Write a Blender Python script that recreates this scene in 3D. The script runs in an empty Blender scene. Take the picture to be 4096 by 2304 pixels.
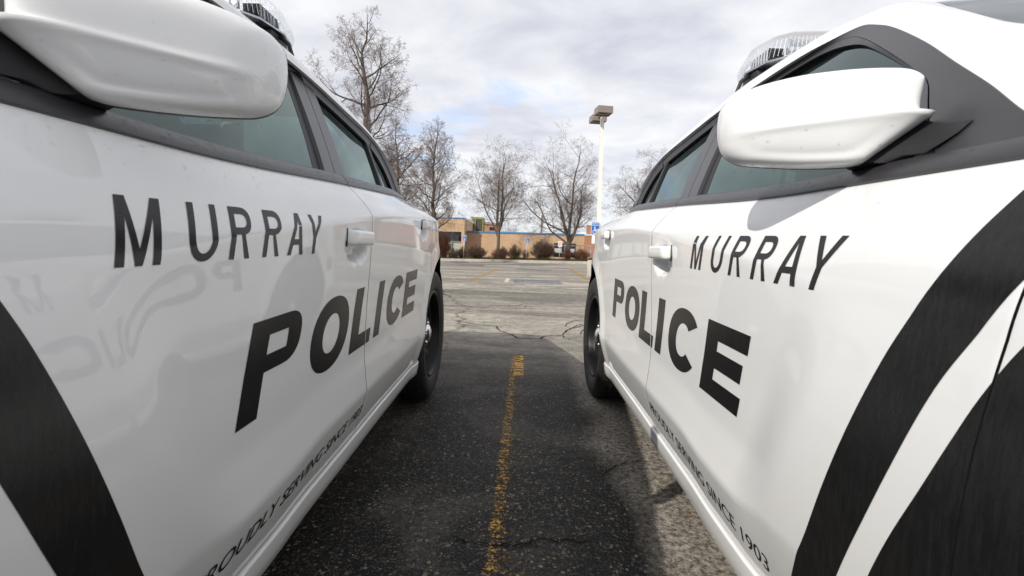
import bpy, bmesh, math, random, bisect
from mathutils import Vector, Matrix, noise as mnoise
R = math.radians
random.seed(7)
SC = bpy.context.scene
COL = SC.collection

# ---------------------------------------------------------------- camera (solved from the photograph)
PW, PH = 4096, 2304
CF, CPITCH, CROLL, CH = 1959.70163, 0.0805750840, 0.0367669827, 0.8607982
_cp, _sp, _cr, _sr = math.cos(CPITCH), math.sin(CPITCH), math.cos(CROLL), math.sin(CROLL)
FWD = Vector((0, _cp, -_sp)); UP0 = Vector((0, _sp, _cp)); RT0 = Vector((1, 0, 0))
RT = _cr*RT0+_sr*UP0; UP = _cr*UP0-_sr*RT0
EYE = Vector((0, 0, CH))
cam = bpy.data.cameras.new('camera'); camo = bpy.data.objects.new('camera', cam); COL.objects.link(camo)
m = Matrix.Identity(4)
for i in range(3):
    m[i][0], m[i][1], m[i][2], m[i][3] = RT[i], UP[i], -FWD[i], EYE[i]
camo.matrix_world = m
cam.sensor_width = 36; cam.lens = CF/PW*36; cam.clip_start = .03; cam.clip_end = 3000
cam.dof.use_dof = True; cam.dof.focus_distance = 2.2; cam.dof.aperture_fstop = 11.0
SC.camera = camo

def ray(px, py): return FWD+RT*((px-PW/2)/CF)-UP*((py-PH/2)/CF)
def at(px, py, D):
    """point seen at photo position (px,py), D metres ahead"""
    d = ray(px, py); return EYE+d*(D/d.y)
def sst(a, b, v):
    t = min(max((v-a)/(b-a), 0.0), 1.0); return t*t*(3-2*t)
def terrain(x, y): return .017*max(-60, min(60, x))*sst(5, 30, y)-.22*sst(6, 36, y)
def ground_at(px, py):
    d = ray(px, py); t = 1.0
    for i in range(60):
        p = EYE+d*t; t = (terrain(p.x, p.y)-CH)/d.z
    return EYE+d*t

# ---------------------------------------------------------------- light
SUN = Vector((-.98, -1.06, 1.0)).normalized()
sl = bpy.data.lights.new('sun', 'SUN'); sl.energy = 2.2; sl.angle = R(.55); sl.color = (1, .95, .87)
so = bpy.data.objects.new('sun', sl); COL.objects.link(so)
so.rotation_euler = SUN.to_track_quat('Z', 'Y').to_euler()
W = bpy.data.worlds.new('World'); SC.world = W; W.use_nodes = True
nt = W.node_tree; N = nt.nodes; N.clear()

class NG:
    """tiny node-graph helper"""
    def __init__(s, tree): s.t = tree
    def n(s, typ, ins=None, **kw):
        nd = s.t.nodes.new(typ)
        for k, v in kw.items(): setattr(nd, k, v)
        for k, v in (ins or {}).items():
            if hasattr(v, 'is_linked') or hasattr(v, 'node'): s.t.links.new(v, nd.inputs[k])
            else: nd.inputs[k].default_value = v
        return nd
    def math(s, op, a, b=0.0, c=None, clampit=False):
        d = {0: a, 1: b}
        if c is not None: d[2] = c
        return s.n('ShaderNodeMath', d, operation=op, use_clamp=clampit).outputs[0]
    def mix(s, f, a, b):
        nd = s.n('ShaderNodeMix', {0: f}, data_type='RGBA')
        for i, v in ((6, a), (7, b)):
            if hasattr(v, 'node'): s.t.links.new(v, nd.inputs[i])
            else: nd.inputs[i].default_value = v if len(v) == 4 else (*v, 1)
        return nd.outputs[2]
    def ramp(s, f, stops, interp='LINEAR'):
        nd = s.n('ShaderNodeValToRGB', {0: f}); r = nd.color_ramp; r.interpolation = interp
        while len(r.elements) < len(stops): r.elements.new(.5)
        for e, (p, c) in zip(r.elements, stops):
            e.position = p; e.color = (c, c, c, 1) if not hasattr(c, '__len__') else (*c, 1)
        return nd.outputs[0]
    def noise(s, vec, scale, detail=4, rough=.55, dist=0.0):
        return s.n('ShaderNodeTexNoise', {'Vector': vec, 'Scale': scale, 'Detail': detail, 'Roughness': rough, 'Distortion': dist}).outputs[0]
    def vscale(s, vec, v):
        return s.n('ShaderNodeVectorMath', {0: vec, 1: v}, operation='MULTIPLY').outputs[0]

g = NG(nt)
SKY_K, CLOUD_K = .14, .56
sky = g.n('ShaderNodeTexSky', sky_type='NISHITA', sun_disc=False, sun_elevation=math.asin(SUN.z), sun_rotation=math.atan2(SUN.x, SUN.y) % (2*math.pi), altitude=1300, air_density=1.0, dust_density=.6, ozone_density=1.0)
tc = g.n('ShaderNodeTexCoord').outputs['Generated']
sp = g.n('ShaderNodeSeparateXYZ', {0: tc})
zz_ = g.math('ADD', g.math('MAXIMUM', sp.outputs[2], 0.0), .16)
px_ = g.math('DIVIDE', sp.outputs[0], zz_); py_ = g.math('DIVIDE', sp.outputs[1], zz_)
cv = g.n('ShaderNodeCombineXYZ', {0: px_, 1: py_, 2: 3.7}).outputs[0]
n1 = g.noise(cv, 1.15, 9, .56, .25)
n2 = g.noise(g.vscale(cv, (1, 1.25, 1)), 2.3, 8, .55, .35)
n3 = g.noise(cv, .55, 3, .5)
mask = g.ramp(g.math('ADD', n1, g.math('MULTIPLY', g.math('SUBTRACT', n3, .5), .5)), [(.17, 0), (.36, 1)])
shade = g.ramp(n2, [(.28, (.64, .65, .73)), (.48, (.82, .825, .87)), (.68, (.97, .97, .98))])
hor = g.ramp(sp.outputs[2], [(.0, 1), (.22, 0)])
shade = g.mix(g.math('MULTIPLY', hor, .55), shade, (.93, .94, .965))
cl = g.n('ShaderNodeVectorMath', {0: shade, 1: (CLOUD_K,)*3}, operation='MULTIPLY').outputs[0]
sk = g.n('ShaderNodeVectorMath', {0: sky.outputs[0], 1: (SKY_K,)*3}, operation='MULTIPLY').outputs[0]
mixc = g.mix(g.math('MULTIPLY', mask, .96), sk, cl)
bg = g.n('ShaderNodeBackground', {0: mixc, 1: 1.0})
out = g.n('ShaderNodeOutputWorld', {0: bg.outputs[0]})
vs = SC.view_settings; vs.view_transform = 'Standard'; vs.look = 'None'; vs.exposure = .87; vs.gamma = 1

# ---------------------------------------------------------------- materials
def material(name):
    mt = bpy.data.materials.new(name); mt.use_nodes = True; mt.node_tree.nodes.clear()
    G_ = NG(mt.node_tree); o = G_.n('ShaderNodeOutputMaterial'); return mt, G_, o
def pbr(name, col, rough=.5, metal=0, spec=.5, coat=0, coatr=.03, emis=None, var=0, vscale=8, bump=0, bscale=200):
    mt, g, o = material(name)
    b = g.n('ShaderNodeBsdfPrincipled', {'Roughness': rough, 'Metallic': metal, 'Specular IOR Level': spec, 'Coat Weight': coat, 'Coat Roughness': coatr})
    b.inputs['Base Color'].default_value = (*col, 1)
    tcn = g.n('ShaderNodeTexCoord').outputs['Object']
    if var:
        nz = g.noise(tcn, vscale, 5, .6)
        f = g.ramp(nz, [(.3, 0), (.7, 1)])
        c = g.mix(f, tuple(x*(1-var) for x in col), tuple(min(1, x*(1+var)) for x in col))
        g.t.links.new(c, b.inputs['Base Color'])
        rr = g.math('ADD', rough, g.math('MULTIPLY', g.math('SUBTRACT', nz, .5), .25), clampit=True)
        g.t.links.new(rr, b.inputs['Roughness'])
    if bump:
        bn = g.n('ShaderNodeBump', {'Height': g.noise(tcn, bscale, 3), 'Strength': bump, 'Distance': .002})
        g.t.links.new(bn.outputs[0], b.inputs['Normal'])
    g.t.links.new(b.outputs[0], o.inputs[0])
    return mt
M = {}
def paint():
    mt, g, o = material('white_car_paint')
    tcn = g.n('ShaderNodeTexCoord').outputs['Object']
    peel = g.n('ShaderNodeBump', {'Height': g.noise(tcn, 90, 2), 'Strength': .006, 'Distance': .004})
    dirt = g.ramp(g.noise(tcn, 55, 6, .75), [(.60, 0), (.80, 1)])
    sz = g.n('ShaderNodeSeparateXYZ', {0: tcn}).outputs[2]
    low = g.ramp(sz, [(.20, 1), (.34, .35), (.6, 0)])
    film = g.math('MULTIPLY', g.math('ADD', g.math('MULTIPLY', dirt, .55), .10), low)
    c = g.mix(film, (.755, .76, .76), (.34, .31, .27))
    b = g.n('ShaderNodeBsdfPrincipled', {'Base Color': c, 'Roughness': .45, 'Specular IOR Level': .1, 'Coat Weight': 1.0, 'Coat Roughness': .006, 'Coat IOR': 1.52})
    g.t.links.new(peel.outputs[0], b.inputs['Coat Normal'])
    g.t.links.new(b.outputs[0], o.inputs[0]); return mt
M['paint'] = paint()
def vinyl():
    mt, g, o = material('black_vinyl')
    tcn = g.n('ShaderNodeTexCoord').outputs['Object']
    streak = g.noise(g.vscale(tcn, (60, 60, 9)), 2.6, 6, .75)
    specks = g.ramp(g.noise(tcn, 260, 3, .7), [(.66, 0), (.78, 1)])
    f = g.math('ADD', g.math('MULTIPLY', g.ramp(streak, [(.4, 0), (.75, 1)]), .5), g.math('MULTIPLY', specks, .3), clampit=True)
    c = g.mix(f, (.010, .010, .0105), (.030, .0295, .0285))
    bn = g.n('ShaderNodeBump', {'Height': g.noise(tcn, 320, 2), 'Strength': .05, 'Distance': .001})
    b = g.n('ShaderNodeBsdfPrincipled', {'Base Color': c, 'Roughness': .22, 'Specular IOR Level': .32, 'Normal': bn.outputs[0]})
    g.t.links.new(b.outputs[0], o.inputs[0]); return mt
M['vinyl'] = vinyl()
M['trim'] = pbr('satin_black_trim', (.030, .029, .033), .32, spec=.6, bump=.12, bscale=900)
M['gasket'] = pbr('black_rubber_seal', (.008, .008, .009), .5)
M['plastic'] = pbr('textured_black_plastic', (.014, .014, .016), .55, bump=.5, bscale=1400)
M['dark'] = pbr('dark_cavity', (.006, .006, .006), .9, spec=.1)
M['steel'] = pbr('black_painted_steel', (.008, .008, .009), .42, spec=.22)
M['chrome'] = pbr('chrome', (.75, .75, .76), .10, metal=1)
M['alu'] = pbr('brushed_aluminium', (.50, .51, .53), .30, metal=1, var=.15, vscale=40)
M['silver'] = pbr('silver_reflector', (.90, .91, .93), .28, metal=.7)
M['led'] = pbr('white_lens_plastic', (.75, .77, .80), .12, coat=1)
M['red'] = pbr('red_lens', (.30, .006, .008), .10, coat=1)
M['seat'] = pbr('grey_seat_fabric', (.055, .058, .06), .85, var=.2, bump=.3, bscale=500)
M['liner'] = pbr('pale_headliner', (.30, .30, .29), .9)
M['mirrorglass'] = pbr('mirror_glass', (.8, .82, .83), .02, metal=1)
M['yellowplate'] = pbr('pale_yellow_plastic', (.62, .58, .22), .4)
def rubber():
    mt, g, o = material('tyre_rubber')
    tcn = g.n('ShaderNodeTexCoord').outputs['Object']
    f = g.ramp(g.noise(tcn, 30, 5, .7), [(.35, 0), (.75, 1)])
    c = g.mix(f, (.012, .012, .0125), (.032, .030, .028))
    b = g.n('ShaderNodeBsdfPrincipled', {'Base Color': c, 'Roughness': .62, 'Specular IOR Level': .35})
    g.t.links.new(b.outputs[0], o.inputs[0]); return mt
M['rubber'] = rubber()
def glass(name, tint, ribs=False, kf=1.0, k0=0.0, gc=(.95, .97, .97)):
    mt, g, o = material(name)
    fr = g.n('ShaderNodeFresnel', {'IOR': 1.52})
    tr = g.n('ShaderNodeBsdfTransparent', {0: (*tint, 1)})
    gl = g.n('ShaderNodeBsdfGlossy', {0: (*gc, 1), 1: .012})
    f = g.math('ADD', g.math('MULTIPLY', fr.outputs[0], kf), k0, clampit=True)
    if ribs:
        tcn = g.n('ShaderNodeTexCoord').outputs['Object']
        wv = g.n('ShaderNodeTexWave', {'Vector': tcn, 'Scale': 38.0}, bands_direction='Y').outputs[1]
        wx = g.n('ShaderNodeTexWave', {'Vector': tcn, 'Scale': 38.0}, bands_direction='X').outputs[1]
        bn = g.n('ShaderNodeBump', {'Height': g.math('ADD', wv, wx), 'Strength': .08, 'Distance': .002})
        g.t.links.new(bn.outputs[0], gl.inputs['Normal'])
        f = g.math('ADD', g.math('MULTIPLY', fr.outputs[0], .5), .02, clampit=True)
    mx = g.n('ShaderNodeMixShader', {0: f, 1: tr.outputs[0], 2: gl.outputs[0]})
    g.t.links.new(mx.outputs[0], o.inputs[0]); return mt
M['glass'] = glass('tinted_window_glass', (.12, .20, .19), False, 1.0, .035, (.74, .88, .86))
M['screen'] = glass('windscreen_glass', (.62, .72, .70))
M['lens'] = glass('clear_ribbed_lens', (.975, .98, .985), True)
M['drop'] = glass('water', (.96, .97, .97), False, .45)
def asphalt():
    mt, g, o = material('asphalt')
    P = g.n('ShaderNodeNewGeometry').outputs['Position']
    big = g.noise(P, .22, 5, .6, .6); mid = g.noise(P, 1.3, 6, .62, .4); fine = g.noise(P, 46, 4, .7)
    sxyz = g.n('ShaderNodeSeparateXYZ', {0: P})
    streak = g.noise(g.vscale(P, (.10, .62, 1)), 1.0, 6, .62, .8)
    # stone-strewn parking bay near by, darkened in colour for wet ground and car shade, dry pale weathered drive beyond it
    yy = g.math('ADD', sxyz.outputs[1], g.math('MULTIPLY', g.math('SUBTRACT', big, .5), 1.6))
    far = g.ramp(g.math('DIVIDE', yy, 10.0), [(.30, 0), (.50, 1)])
    jit = g.n('ShaderNodeVectorMath', {0: g.n('ShaderNodeTexNoise', {'Vector': P, 'Scale': 120.0, 'Detail': 2.0}).outputs[1], 1: (.0075, .0075, 0)}, operation='MULTIPLY').outputs[0]
    Pj = g.n('ShaderNodeVectorMath', {0: g.vscale(P, (1, 1, 0)), 1: jit}, operation='ADD').outputs[0]
    def stones(scale, thr, edge):
        c_ = g.n('ShaderNodeTexVoronoi', {'Vector': Pj, 'Scale': scale}); e_ = g.n('ShaderNodeTexVoronoi', {'Vector': Pj, 'Scale': scale}, feature='DISTANCE_TO_EDGE')
        r_ = g.n('ShaderNodeSeparateColor', {0: c_.outputs['Color']})
        th = g.math('ADD', r_.outputs[0], g.math('MULTIPLY', g.math('SUBTRACT', mid, .5), .55))
        ed = g.math('SUBTRACT', e_.outputs['Distance'], g.math('MULTIPLY', r_.outputs[2], .16))
        return g.math('MULTIPLY', g.ramp(th, [(thr, 0), (thr+.03, 1)]), g.ramp(ed, [(edge, 0), (edge+.05, 1)])), r_
    stone, rnd = stones(98.0, .58, .06)
    stone2, rnd2 = stones(215.0, .52, .05)
    scol = g.ramp(rnd.outputs[1], [(0, (.09, .085, .078)), (.30, (.20, .18, .15)), (.55, (.14, .13, .12)), (.68, (.36, .31, .25)), (.84, (.30, .17, .075)), (.92, (.46, .42, .36))], 'CONSTANT')
    scol2 = g.ramp(rnd2.outputs[1], [(0, (.09, .085, .08)), (.5, (.17, .16, .145)), (1, (.30, .28, .25))])
    old = g.ramp(g.math('ADD', sxyz.outputs[0], g.math('MULTIPLY', g.math('SUBTRACT', mid, .5), .55)), [(.36, 0), (.48, 1)])  # sunlit strip by the right sill painted pale, over older asphalt
    worn_and_sunlit = g.math('MAXIMUM', g.math('MULTIPLY', g.ramp(mid, [(.50, 0), (.68, 1)]), .35), g.math('MULTIPLY', old, .9))  # random wear plus the painted sunlit strip
    binder = g.mix(fine, (.005, .0048, .0046), (.020, .019, .0175))  # near-black binder, shade between the cars included in its colour
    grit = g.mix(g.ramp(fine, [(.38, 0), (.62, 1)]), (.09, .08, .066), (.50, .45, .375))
    binder = g.mix(g.math('MULTIPLY', worn_and_sunlit, .85), binder, grit)
    stone_lit = g.math('ADD', .42, g.math('MULTIPLY', old, .5))       # stones dulled to carry the lane's shade, brighter in the painted sunlit strip
    near = g.mix(g.math('MULTIPLY', stone2, stone_lit), binder, scol2)
    near = g.mix(g.math('MULTIPLY', stone, g.math('ADD', stone_lit, .1)), near, scol)
    dry = g.ramp(streak, [(.28, (.15, .138, .12)), (.40, (.25, .23, .195)), (.50, (.34, .312, .263)), (.62, (.47, .43, .365)), (.74, (.58, .535, .455))])
    dry = g.mix(g.math('MULTIPLY', g.ramp(mid, [(.5, 0), (.72, 1)]), .5), dry, (.16, .15, .135))
    dryf = g.mix(g.math('MULTIPLY', stone2, .8), dry, g.mix(.75, dry, scol2))
    blot = g.ramp(g.noise(g.vscale(P, (.35, 1.1, 1)), .9, 7, .68, 1.2), [(.44, 0), (.60, 1)])
    dryf = g.mix(g.math('MULTIPLY', blot, .6), dryf, (.11, .103, .095))
    spk = g.ramp(g.math('ADD', g.math('MULTIPLY', g.noise(P, 70, 3, .75), .5), g.math('MULTIPLY', g.noise(P, 9, 5, .75), .5)), [(.36, .45), (.64, 1.5)])
    dryf = g.n('ShaderNodeVectorMath', {0: dryf, 1: spk}, operation='MULTIPLY').outputs[0]
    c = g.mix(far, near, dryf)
    # hairline cracks
    wp = g.n('ShaderNodeVectorMath', {0: P, 1: g.n('ShaderNodeVectorMath', {0: g.n('ShaderNodeTexNoise', {'Vector': P, 'Scale': 1.1, 'Detail': 5.0}).outputs[1], 1: (.9, .9, 0)}, operation='MULTIPLY').outputs[0]}, operation='ADD').outputs[0]
    ck = g.n('ShaderNodeTexVoronoi', {'Vector': wp, 'Scale': .42}, feature='DISTANCE_TO_EDGE').outputs['Distance']
    ckm = g.math('MULTIPLY', g.ramp(ck, [(.0, 1), (.012, 0)]), g.ramp(big, [(.44, 0), (.56, 1)]))
    c = g.mix(g.math('MULTIPLY', ckm, .85), c, (.012, .011, .010))
    hgt = g.math('ADD', g.math('MULTIPLY', stone, .6), g.math('ADD', g.math('MULTIPLY', stone2, .35), g.math('MULTIPLY', fine, .5)))
    hgt = g.math('SUBTRACT', hgt, g.math('MULTIPLY', ckm, 1.5))
    bn = g.n('ShaderNodeBump', {'Height': hgt, 'Strength': .8, 'Distance': .004})
    rough = g.mix(far, (.62, .62, .62), (.9, .9, .9))
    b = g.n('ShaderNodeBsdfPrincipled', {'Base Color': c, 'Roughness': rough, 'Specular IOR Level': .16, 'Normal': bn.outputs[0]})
    g.t.links.new(b.outputs[0], o.inputs[0]); return mt
M['asphalt'] = asphalt()
def worn_paint(name, col, lo, hi, far_fresh=None):
    """road paint that has flaked off in patches down to the asphalt"""
    mt, g, o = material(name)
    P = g.n('ShaderNodeNewGeometry').outputs['Position']
    nz = g.math('ADD', g.math('MULTIPLY', g.noise(P, 38, 6, .75), .6), g.math('MULTIPLY', g.noise(g.vscale(P, (1, 3, 1)), 16, 5, .7), .4))
    if far_fresh:
        y = g.n('ShaderNodeSeparateXYZ', {0: P}).outputs[1]
        nz = g.math('ADD', nz, g.ramp(g.math('DIVIDE', y, 10.0), far_fresh))
    f = g.ramp(nz, [(lo, 0), (hi, 1)])
    cc = g.mix(g.noise(P, 9, 4), tuple(x*.7 for x in col), col)
    b = g.n('ShaderNodeBsdfPrincipled', {'Base Color': cc, 'Roughness': .75, 'Specular IOR Level': .3})
    tr = g.n('ShaderNodeBsdfTransparent')
    mx = g.n('ShaderNodeMixShader', {0: f, 1: tr.outputs[0], 2: b.outputs[0]})
    g.t.links.new(mx.outputs[0], o.inputs[0]); return mt
def centre_line():
    """bay line weathered to flakes, thickest along its left edge, with a fresher cracked stub at the far end"""
    mt, g, o = material('worn_yellow_paint')
    P = g.n('ShaderNodeNewGeometry').outputs['Position']
    q = g.n('ShaderNodeSeparateXYZ', {0: P}); x, y = q.outputs[0], q.outputs[1]
    u = g.math('MULTIPLY', g.math('ADD', g.math('SUBTRACT', x, g.math('MULTIPLY', y, .0244)), .082), 10.0)
    rag = g.math('MULTIPLY', g.math('SUBTRACT', g.noise(P, 26, 5, .7), .5), .5)
    flake = g.math('ADD', g.math('MULTIPLY', g.noise(P, 92, 6, .8), .65), g.math('MULTIPLY', g.noise(g.vscale(P, (1, 2.2, 1)), 17, 5, .7), .35))
    left = g.ramp(g.math('ADD', u, rag), [(.02, .0), (.12, .06), (.42, .05), (.62, -.035), (1.0, -.05)])
    left = g.math('SUBTRACT', left, 0.0)
    old = g.ramp(g.math('ADD', flake, g.math('SUBTRACT', g.math('MULTIPLY', g.ramp(g.math('ADD', u, rag), [(0, 0), (.12, 1), (.40, .85), (.62, .28), (1, .22)]), .088), .06)), [(.532, 0), (.575, 1)])
    stub = g.math('MULTIPLY', g.ramp(g.math('ADD', g.math('SUBTRACT', y, 3.22), rag), [(0, 0), (.08, 1)]), g.ramp(g.math('ADD', u, g.math('MULTIPLY', rag, .6)), [(.30, 0), (.36, 1)]))
    ck = g.n('ShaderNodeTexVoronoi', {'Vector': g.n('ShaderNodeVectorMath', {0: g.vscale(P, (5, 17, 0)), 1: g.n('ShaderNodeTexNoise', {'Vector': P, 'Scale': 30.0}).outputs[1]}, operation='ADD').outputs[0], 'Scale': 1.0}, feature='DISTANCE_TO_EDGE').outputs['Distance']
    stub = g.math('MULTIPLY', stub, g.ramp(ck, [(.05, 0), (.12, 1)])); stub = g.math('MULTIPLY', stub, g.ramp(flake, [(.36, 0), (.42, 1)]))
    f = g.math('MAXIMUM', old, stub)
    cc = g.mix(g.noise(P, 40, 4, .7), (.42, .22, .04), (.66, .40, .10))
    b = g.n('ShaderNodeBsdfPrincipled', {'Base Color': cc, 'Roughness': .75, 'Specular IOR Level': .25})
    tr = g.n('ShaderNodeBsdfTransparent'); mx = g.n('ShaderNodeMixShader', {0: f, 1: tr.outputs[0], 2: b.outputs[0]})
    g.t.links.new(mx.outputs[0], o.inputs[0]); return mt
M['yline'] = centre_line()
M['yfar'] = worn_paint('faded_yellow_paint', (.55, .33, .07), .40, .60)
M['wfar'] = worn_paint('faded_white_paint', (.62, .60, .56), .34, .50)
M['bfar'] = worn_paint('faded_blue_paint', (.10, .16, .26), .42, .66)
M['ribs'] = pbr('clear_rib_plastic', (.80, .82, .84), .25, var=.05)
M['crack'] = pbr('open_crack', (.010, .009, .008), .95, spec=.1)
M['concrete'] = pbr('concrete', (.40, .37, .32), .85, var=.22, vscale=3, bump=.4, bscale=60)
M['whitepaint'] = pbr('white_painted_metal', (.78, .76, .70), .45, var=.06)
M['lamphead'] = pbr('taupe_painted_metal', (.23, .185, .165), .45, var=.08)
M['galv'] = pbr('galvanised_steel', (.45, .46, .47), .45, metal=.7, var=.15, vscale=20)
M['signblue'] = pbr('blue_sign_sheeting', (.015, .13, .46), .4)
M['signwhite'] = pbr('white_sign_sheeting', (.80, .80, .80), .4)
M['signred'] = pbr('red_sign_ink', (.45, .04, .05), .5)
M['bluefascia'] = pbr('blue_metal_fascia', (.07, .25, .50), .45, var=.1)
M['whitefascia'] = pbr('white_metal_fascia', (.70, .68, .63), .5)
M['yellowsteel'] = pbr('yellow_green_steel', (.24, .26, .05), .5)
M['screenmesh'] = pbr('dark_screen_mesh', (.07, .06, .055), .8)
M['winddark'] = pbr('dark_window_glass', (.02, .022, .025), .08, coat=.5)
M['frost'] = pbr('pale_frosted_glass', (.42, .45, .38), .35)
M['winframe'] = pbr('grey_window_frame', (.33, .33, .33), .5)
M['panel'] = pbr('pale_panel', (.52, .49, .46), .6)
M['soil'] = pbr('bark_mulch_soil', (.085, .055, .035), .95, var=.5, vscale=14, bump=.8, bscale=30)
M['redbark'] = pbr('red_mulch', (.24, .075, .03), .95, var=.4, vscale=14)
M['wood'] = pbr('weathered_pole_wood', (.16, .12, .095), .9, var=.25)
def brick(name, a, b_, mortar, scale=1.0):
    mt, g, o = material(name)
    P = g.n('ShaderNodeNewGeometry').outputs['Position']
    s_ = g.n('ShaderNodeSeparateXYZ', {0: P})
    u = g.math('ADD', s_.outputs[0], s_.outputs[1])
    v = g.n('ShaderNodeCombineXYZ', {0: u, 1: s_.outputs[2], 2: 0.0}).outputs[0]
    bt = g.n('ShaderNodeTexBrick', {'Vector': v, 'Color1': (*a, 1), 'Color2': (*b_, 1), 'Mortar': (*mortar, 1), 'Scale': scale, 'Mortar Size': .012, 'Brick Width': .30, 'Row Height': .10})
    f = g.ramp(g.noise(P, .7, 5, .6), [(.3, .86), (.7, 1.1)])
    c = g.n('ShaderNodeVectorMath', {0: bt.outputs[0], 1: f}, operation='MULTIPLY').outputs[0]
    bs = g.n('ShaderNodeBsdfPrincipled', {'Base Color': c, 'Roughness': .9, 'Specular IOR Level': .2})
    g.t.links.new(bs.outputs[0], o.inputs[0]); return mt
M['brick'] = brick('tan_brick', (.60, .40, .25), (.53, .345, .21), (.50, .37, .25))
M['brick2'] = brick('orange_brick', (.46, .22, .12), (.40, .19, .10), (.40, .27, .19))
M['roofgrey'] = pbr('grey_roofing', (.32, .32, .33), .8)
def bark(name, a, b_):
    mt, g, o = material(name)
    P = g.n('ShaderNodeNewGeometry').outputs['Position']
    f = g.noise(g.vscale(P, (1, 1, .25)), 9, 6, .7)
    c = g.mix(g.ramp(f, [(.35, 0), (.68, 1)]), a, b_)
    bn = g.n('ShaderNodeBump', {'Height': f, 'Strength': .8, 'Distance': .03})
    bs = g.n('ShaderNodeBsdfPrincipled', {'Base Color': c, 'Roughness': .9, 'Specular IOR Level': .2, 'Normal': bn.outputs[0]})
    g.t.links.new(bs.outputs[0], o.inputs[0]); return mt
M['bark'] = bark('grey_brown_bark', (.055, .043, .036), (.17, .135, .11))
M['twig'] = bark('reddish_twig_bark', (.13, .10, .088), (.26, .205, .18))
M['twigred'] = bark('red_brown_twigs', (.10, .042, .030), (.20, .09, .062))
M['twigbrown'] = bark('brown_twigs', (.055, .036, .026), (.16, .10, .068))
def leafmat():
    mt, g, o = material('ground_cover_leaves')
    r = g.n('ShaderNodeNewGeometry').outputs['Random Per Island']
    c = g.ramp(r, [(0, (.03, .045, .012)), (.3, (.07, .085, .022)), (.55, (.10, .09, .03)), (.75, (.16, .12, .05)), (.9, (.10, .05, .025)), (1, (.22, .19, .07))])
    bs = g.n('ShaderNodeBsdfPrincipled', {'Base Color': c, 'Roughness': .7, 'Specular IOR Level': .2})
    g.t.links.new(bs.outputs[0], o.inputs[0]); return mt
M['leaf'] = leafmat()

# ---------------------------------------------------------------- mesh helpers
CACHE = {}
def mesh(name, verts, faces, mat, smooth=True, sharp=None):
    me = bpy.data.meshes.new(name)
    me.from_pydata([tuple(v) for v in verts], [], faces)
    if mat is not None: me.materials.append(M[mat] if isinstance(mat, str) else mat)
    if smooth:
        me.polygons.foreach_set('use_smooth', [True]*len(me.polygons))
        if sharp: me.set_sharp_from_angle(angle=R(sharp))
    me.update(); return me
def link(name, me, parent=None, loc=None):
    o = bpy.data.objects.new(name, me); COL.objects.link(o)
    if parent is not None: o.parent = parent
    if loc is not None: o.location = loc
    return o
def obj(name, verts, faces, mat, parent=None, smooth=True, sharp=None):
    return link(name, mesh(name, verts, faces, mat, smooth, sharp), parent)
def tag(o, label=None, cat=None, group=None, kind=None):
    if label: o['label'] = label
    if cat: o['category'] = cat
    if group: o['group'] = group
    if kind: o['kind'] = kind
    return o
def empty(name, loc=(0, 0, 0)):
    o = bpy.data.objects.new(name, None); COL.objects.link(o); o.location = loc; o.empty_display_size = .1; return o
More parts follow.
